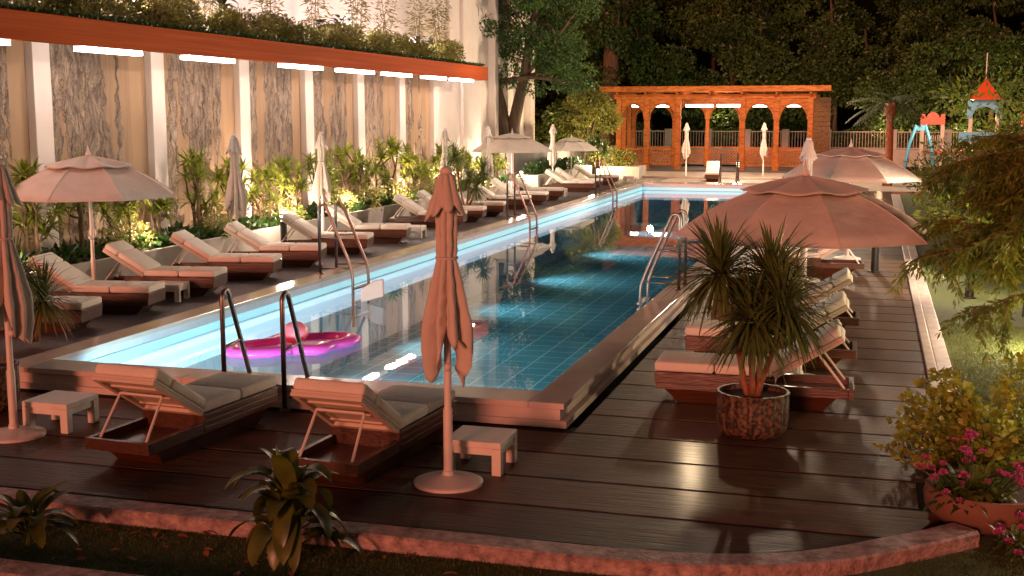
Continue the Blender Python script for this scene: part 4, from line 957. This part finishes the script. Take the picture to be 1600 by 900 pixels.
tree('leaning_tree', (-16.0, 53.5, 0), [([(0, 0, 0), (-.1, 0, 2.2), (-.55, 0, 4.4), (-.9, 0, 7.0), (-1.0, 0, 9)], [.42, .36, .27, .2, .12]), ([(.1, 0, 0), (.25, .1, 2.3), (.75, .2, 4.6), (1.2, .2, 7), (1.4, .2, 9)], [.36, .30, .22, .16, .1])],
     blobs(random.Random(3), 34, .6, 0, 7.2, 3.2, 2.0, 2.6, .5, .95)+blobs(random.Random(5), 10, 2.4, 0, 4.6, 1.4, 1.0, .9, .35, .6), 15000, .17, M['lf_tree'], 'tall leafy tree with two leaning trunks beside the cream wall', 61)
tree('thick_trunk_tree', (-16.4, 78, 0), [([(0, 0, 0), (0, 0, 4), (.1, 0, 8), (.2, 0, 12)], [.62, .56, .5, .4])], blobs(random.Random(4), 22, 0, -.5, 8.6, 3.2, 1.6, 2.2, .6, 1.1), 7000, .25, M['lf_tree'], 'tree with a thick straight trunk rising behind the gazebo left end', 62)
tree('yellow_tree', (-13.6, 58.5, 0), [([(0, 0, 0), (.1, 0, 1.4), (-.3, 0, 2.6), (-.5, 0, 3.8)], [.08, .06, .045, .02]), ([(.1, 0, 0), (.35, 0, 1.5), (.6, 0, 2.7), (.8, 0, 3.6)], [.07, .055, .04, .02]), ([(0, .1, 0), (.2, .1, 2), (.2, .1, 4.3)], [.06, .05, .02])],
     blobs(random.Random(6), 24, .15, 0, 3.0, 1.35, .9, 1.35, .30, .52), 7500, .17, M['lf_bright'], 'small brightly lit yellow green tree at the gazebo left corner', 63, aspect=3)
light('unseen_garden_light', 'POINT', (-12.6, 56.0, 1.0), 900, (1, .80, .48), .1)
bush('bush', [(0, 0, .45, .6, .5, .45), (.7, 0, .4, .5, .45, .4), (-.6, .1, .35, .45, .4, .35)], 1600, .13, M['lf_bright'], 'bright yellow green bush in the far concrete planter box', 'bush', None, (-12.0, 57.6, .5), seed=7)
bush('bush', [(x, .1*math.sin(x*3), .25, .5, .3, .28) for x in np.linspace(-3.6, 3.6, 12)], 2600, .12, M['lf_cover'], 'row of low green plants behind the farthest loungers', 'bush', None, (-13.2, 51.5, .5), seed=8).rotation_euler.z = PI/2
bush('hedge', [(x, .3*math.sin(x*2), .5+.25*math.sin(x*1.3), .8, .6, .6) for x in np.linspace(-5.5, 6, 16)], 5000, .16, M['lf_forest'], 'dark hedge between the gazebo and the playground', 'hedge', None, (3.2, 75.0, 1.0), seed=9)
# far trees standing out on the right of the wood
for i, (x, Y, h, lab) in enumerate(((1.5, 77.5, 6.0, 'brownish leafy tree beyond the railing behind the short palm'), (6.5, 78, 9.0, 'taller green tree in the wood behind the play castle'), (11.2, 74, 8.0, 'dense green tree at the right edge behind the play castle'), (-3.5, 80, 9.5, 'dark leafy tree above the gazebo right end'), (-9, 80.5, 10, 'dark leafy tree above the gazebo middle'))):
    b_ = blobs(random.Random(100+i), 26, 0, 0, h*.62, 2.2, 1.5, h*.36, .6, 1.05)
    tree('leafy_tree', (x, Y, 0), [([(0, 0, 0), (.1, 0, h*.4), (-.1, 0, h*.85)], [.2, .15, .06])], b_, 7000, .24, M['lf_tree' if i in (1, 2) else 'lf_forest'], lab, 110+i)
for i, (x, Y, h, lab) in enumerate(((2.35, 20.0, 4.1, 'golden lit bushy tree on the lawn behind the feathery tree'), (2.5, 28, 2.9, 'bushy shrub on the lawn beneath the play castle'))):
    b_ = blobs(random.Random(200+i), 22, 0, 0, h*.6, 1.5, 1.2, h*.38, .35, .6)
    tree('bushy_tree', (x, Y, -.085), [([(0, 0, 0), (.1, 0, h*.4), (-.1, 0, h*.8)], [.07, .05, .02])], b_, 3800, .13, M['lf_feather'], lab, 210+i, aspect=3.2, droop=-.3)
for x, y, z, e in ((-20, 75.5, 1.8, 500), (.4, 75.6, 2.4, 260), (5.2, 75.4, 2.8, 600), (9, 75, 2.8, 900), (-9, 76, 3.2, 110), (-14.8, 62, 1.5, 450)): light('unseen_garden_light', 'POINT', (x, y, z), e, (1, .66, .34), .15)  # lights without fixtures, added to brighten the wood and its edges
# palm
pr = empty('palm_tree', (.6, 54, 0), 'short palm tree with a bare trunk between gazebo and playground', 'palm tree')
MB().tube([(0, 0, 0), (.02, 0, 1.2), (0, 0, 2.9), (0, 0, 3.05), (0, 0, 3.45)], [.22, .17, .16, .27, .24], 12).build('trunk', M['red_stem'], pr, smooth=True)
V = []; F = []; rg = random.Random(9)
for k in range(34):
    az = k*2.4; el = rg.uniform(-.1, 1.15); d = Vector((math.cos(az)*math.cos(el), math.sin(az)*math.cos(el), math.sin(el))); cur = Vector((0, 0, 3.4)); L = rg.uniform(1.5, 2.0)
    for j in range(14):
        d = (d+Vector((0, 0, -.075))).normalized(); cur = cur+d*L/14; sd_ = d.cross(Vector((0, 0, 1))).normalized()
        for s_ in (-1, 1): blade(V, F, cur, sd_*s_+d*.7+Vector((0, 0, -.2)), None, .42*math.sin(PI*(.12+.8*j/14)), .035, .4, 2, .1)
fast_mesh('fronds', V, F, M['lf_palm'], pr)

# feathery tree at the right edge
ftree = empty('feathery_tree', (2.05, 13.4, -.085), 'slender tree at the right edge with drooping feathery golden leaves', 'tree'); t = MB(); rg = random.Random(12)
t.tube([(.0, 0, 0), (-.06, 0, .9), (-.02, 0, 1.8), (.1, .05, 2.8), (.3, .1, 3.8)], [.055, .045, .036, .028, .015], 8)
pts = []; ds = []
def twig(p, d, L, r0, lv):
    n = 7; cur = Vector(p); d = Vector(d).normalized(); line = [cur.copy()]
    for k in range(n):
        d = (d+Vector((rg.uniform(-.12, .12), rg.uniform(-.12, .12), -.13 if lv else -.06))).normalized(); cur = cur+d*L/n; line.append(cur.copy())
        if lv == 0 and k > 0:
            for _ in range(3):
                a = rg.uniform(0, 2*PI); twig(cur, d*.6+Vector((math.cos(a), math.sin(a), rg.uniform(-.3, .35))), L*rg.uniform(.25, .45), r0*.45, 1)
        if lv == 1:
            for _ in range(9):
                a = rg.uniform(0, 2*PI); q = Vector((math.cos(a), math.sin(a), rg.uniform(-.9, .2))); pts.append(cur+q*rg.uniform(0, .05)+d*rg.uniform(-.05, .05)); ds.append(d*.8+q*.6)
    t.tube(line, [r0*(1-.8*k/n) for k in range(n+1)], 5)
for k in range(46):
    h = rg.uniform(1.35, 2.75) if k % 4 else rg.uniform(2.7, 3.8); az = PI+rg.uniform(-1.5, 1.5) if k % 4 else rg.uniform(-1.5, 1.5); el = rg.uniform(.05, .6)
    twig((.0, 0, h), (math.cos(az)*math.cos(el), math.sin(az)*math.cos(el), math.sin(el)), rg.uniform(1.0, 1.75)*(1.15-.12*h), .014, 0)
t.build('trunk', M['stem'], ftree, smooth=True)
fast_mesh('crown', *leafcards(np.random.default_rng(4), np.array(pts), .078, 3.6, .35, dirs=np.array(ds)), M['lf_feather'], ftree)
light('unseen_garden_light', 'POINT', (3.0, 12.6, .35), 300, (1, .74, .42), .1); light('unseen_garden_light', 'POINT', (2.4, 17.0, .3), 380, (1, .78, .46), .1)
# round-leaved shrub, flowers, planter bowl at the right corner
sh = empty('shrub', (1.12, 11.0, -.085), 'airy shrub with small round yellow leaves leaning over the deck edge', 'shrub'); t = MB(); pts = []; ds = []; rg = random.Random(15)
for k in range(64):
    az = rg.uniform(0, 2*PI) if k % 2 else PI+rg.uniform(-.9, .9); el = rg.uniform(.35, 1.3); d = Vector((math.cos(az)*math.cos(el), math.sin(az)*math.cos(el), math.sin(el))); L = rg.uniform(.5, 1.05); cur = Vector((0, 0, .02)); ln = [cur.copy()]
    for j in range(8):
        d = (d+Vector((rg.uniform(-.12, .12), rg.uniform(-.12, .12), -.05))).normalized(); cur = cur+d*L/8; ln.append(cur.copy())
        if j > 1:
            for _ in range(15):
                a = rg.uniform(0, 2*PI); q = Vector((math.cos(a), math.sin(a), rg.uniform(-.4, .8))); pts.append(cur+q*rg.uniform(.0, .06)); ds.append(q)
    t.tube(ln, [.008*(1-.08*j) for j in range(9)], 4)
t.build('stem', M['stem'], sh); fast_mesh('leaves', *leafcards(np.random.default_rng(6), np.array(pts), .060, 1.25, 0, dirs=np.array(ds)), M['lf_shrub'], sh)
bowl = empty('planter_bowl', (.94, 9.62, -.085), 'round terracotta planter bowl at the end of the curved kerb', 'planter bowl')
smooth_by_angle(MB().lathe([(.30, 0), (.40, .05), (.46, .13), (.47, .22), (.45, .29), (.42, .29), (.41, .22)], 40).build('bowl', M['terracotta'], bowl))
MB().lathe([(.41, .23), (.38, .25)], 30).build('soil', M['soil'], bowl)
def flowers(label, loc, heads, seed, spread, h0, h1, nl):
    r = empty('flower_plant', loc, label, 'flowers', 'pink flowers at the right corner'); rg_ = random.Random(seed); st = MB(); V = []; F = []; nr = np.random.default_rng(seed)
    for k in range(heads):
        az = rg_.uniform(0, 2*PI); q = spread*math.sqrt(rg_.random()); p = Vector((math.cos(az)*q, math.sin(az)*q, rg_.uniform(h0, h1)*(1-.3*q/spread)))
        st.tube([(p.x*.3, p.y*.3, 0), (p.x*.7, p.y*.7, p.z*.6), p], [.006, .005, .004], 4)
        n = 70; d = nr.normal(size=(n, 3)); d /= np.linalg.norm(d, axis=1)[:, None]; rad = rg_.uniform(.020, .036); d[:, 2] = np.abs(d[:, 2])*.9-.2
        o = fast_mesh('flower_head', *leafcards(nr, np.array(p)+d*rad*.6, rad*.7, 1.5, dirs=d), M['flower'], r)
    for k in range(nl):
        az = rg_.uniform(0, 2*PI); el = rg_.uniform(.0, 1.1); q = spread*.5*rg_.random(); p = Vector((math.cos(az)*q, math.sin(az)*q, rg_.uniform(.02, h0)))
        blade(V, F, p, (math.cos(az+rg_.uniform(-.6, .6))*math.cos(el), math.sin(az)*math.cos(el), math.sin(el)), None, rg_.uniform(.10, .19), rg_.uniform(.03, .05), rg_.uniform(.5, 1.3), 4, .25)
    st.build('stem', M['lf_cover'], r); fast_mesh('leaves', V, F, M['lf_broad'], r, True); return r
flowers('large clump of pink flower heads spilling over the terracotta bowl', (.80, 9.46, .10), 34, 3, .46, .18, .58, 340)
flowers('small low pink flowers on the grass in front of the terracotta bowl', (1.08, 8.95, -.085), 8, 5, .22, .12, .30, 60)
broad_plant('broad_leaf_plant', 'leafy broad leaved plant behind the pink flowers at the right edge', (1.50, 10.1, -.085), 26, .40, .10, M['lf_broad'], 'plant', None, 21, up=.9, h=.5, bend=.9)
bush('bush', [(0, 0, .5, .35, .3, .4), (.1, .1, .9, .25, .25, .35), (-.1, 0, .25, .3, .3, .25)], 900, .10, M['lf_feather'], 'yellow narrow leaved bush at the right edge below the feathery tree', 'bush', None, (1.62, 11.9, -.085), aspect=3.5, seed=19)
broad_plant('broad_leaf_plant', 'large arching broad leaved plant on the grass before the right foreground lounger', (-3.78, 7.40, -.09), 38, .45, .15, M['lf_broad'], 'plant', None, 22, up=1.0, h=.36, bend=2.5)
V = []; F = []
blade(V, F, (-3.80, 7.41, .28), (-.16, .0, 1), None, .46, .11, .25, 7, .2); o = fast_mesh('leaf', V, F, M['lf_shrub'], None, True)
tp = [q for q in bpy.data.objects if q.name.startswith('broad_leaf_plant') and abs(q.location.x+3.78) < .01][0]
o.parent = tp; o.location = (3.78, -7.40, .09)
broad_plant('broad_leaf_plant', 'low dark leafy plant on the grass at the bottom left corner', (-5.72, 7.12, -.09), 26, .32, .11, M['lf_broad'], 'plant', None, 23, up=.8, h=.12, bend=1.3)
# fallen leaves
lf = None
for k in range(46):
    if k < 30: x, y = rg.uniform(-5.6, -3.0), rg.uniform(6.95, 7.65)
    elif k < 36: x, y = rg.uniform(-3.2, .3), rg.uniform(7.2, 7.7)
    else: x, y = rg.uniform(1.1, 2.0), rg.uniform(12.5, 19)
    if lf is None:
        V = []; F = []; blade(V, F, (0, 0, 0), (1, 0, .25), None, .09, .042, .5, 4, .3); lf = fast_mesh('fallen_leaf', V, F, M['dryleaf'], None, True); o = lf; tag(o, 'dry orange leaf fallen on the short grass', 'fallen leaf', 'dry leaves fallen on the grass')
    else: o = lf.copy(); C.objects.link(o)
    o.location = (x, y, -.064); o.rotation_euler = (rg.uniform(-.3, .3), rg.uniform(-.2, .2), rg.uniform(0, 6.28)); q = rg.uniform(.6, 1.2); o.scale = (q, q, q)
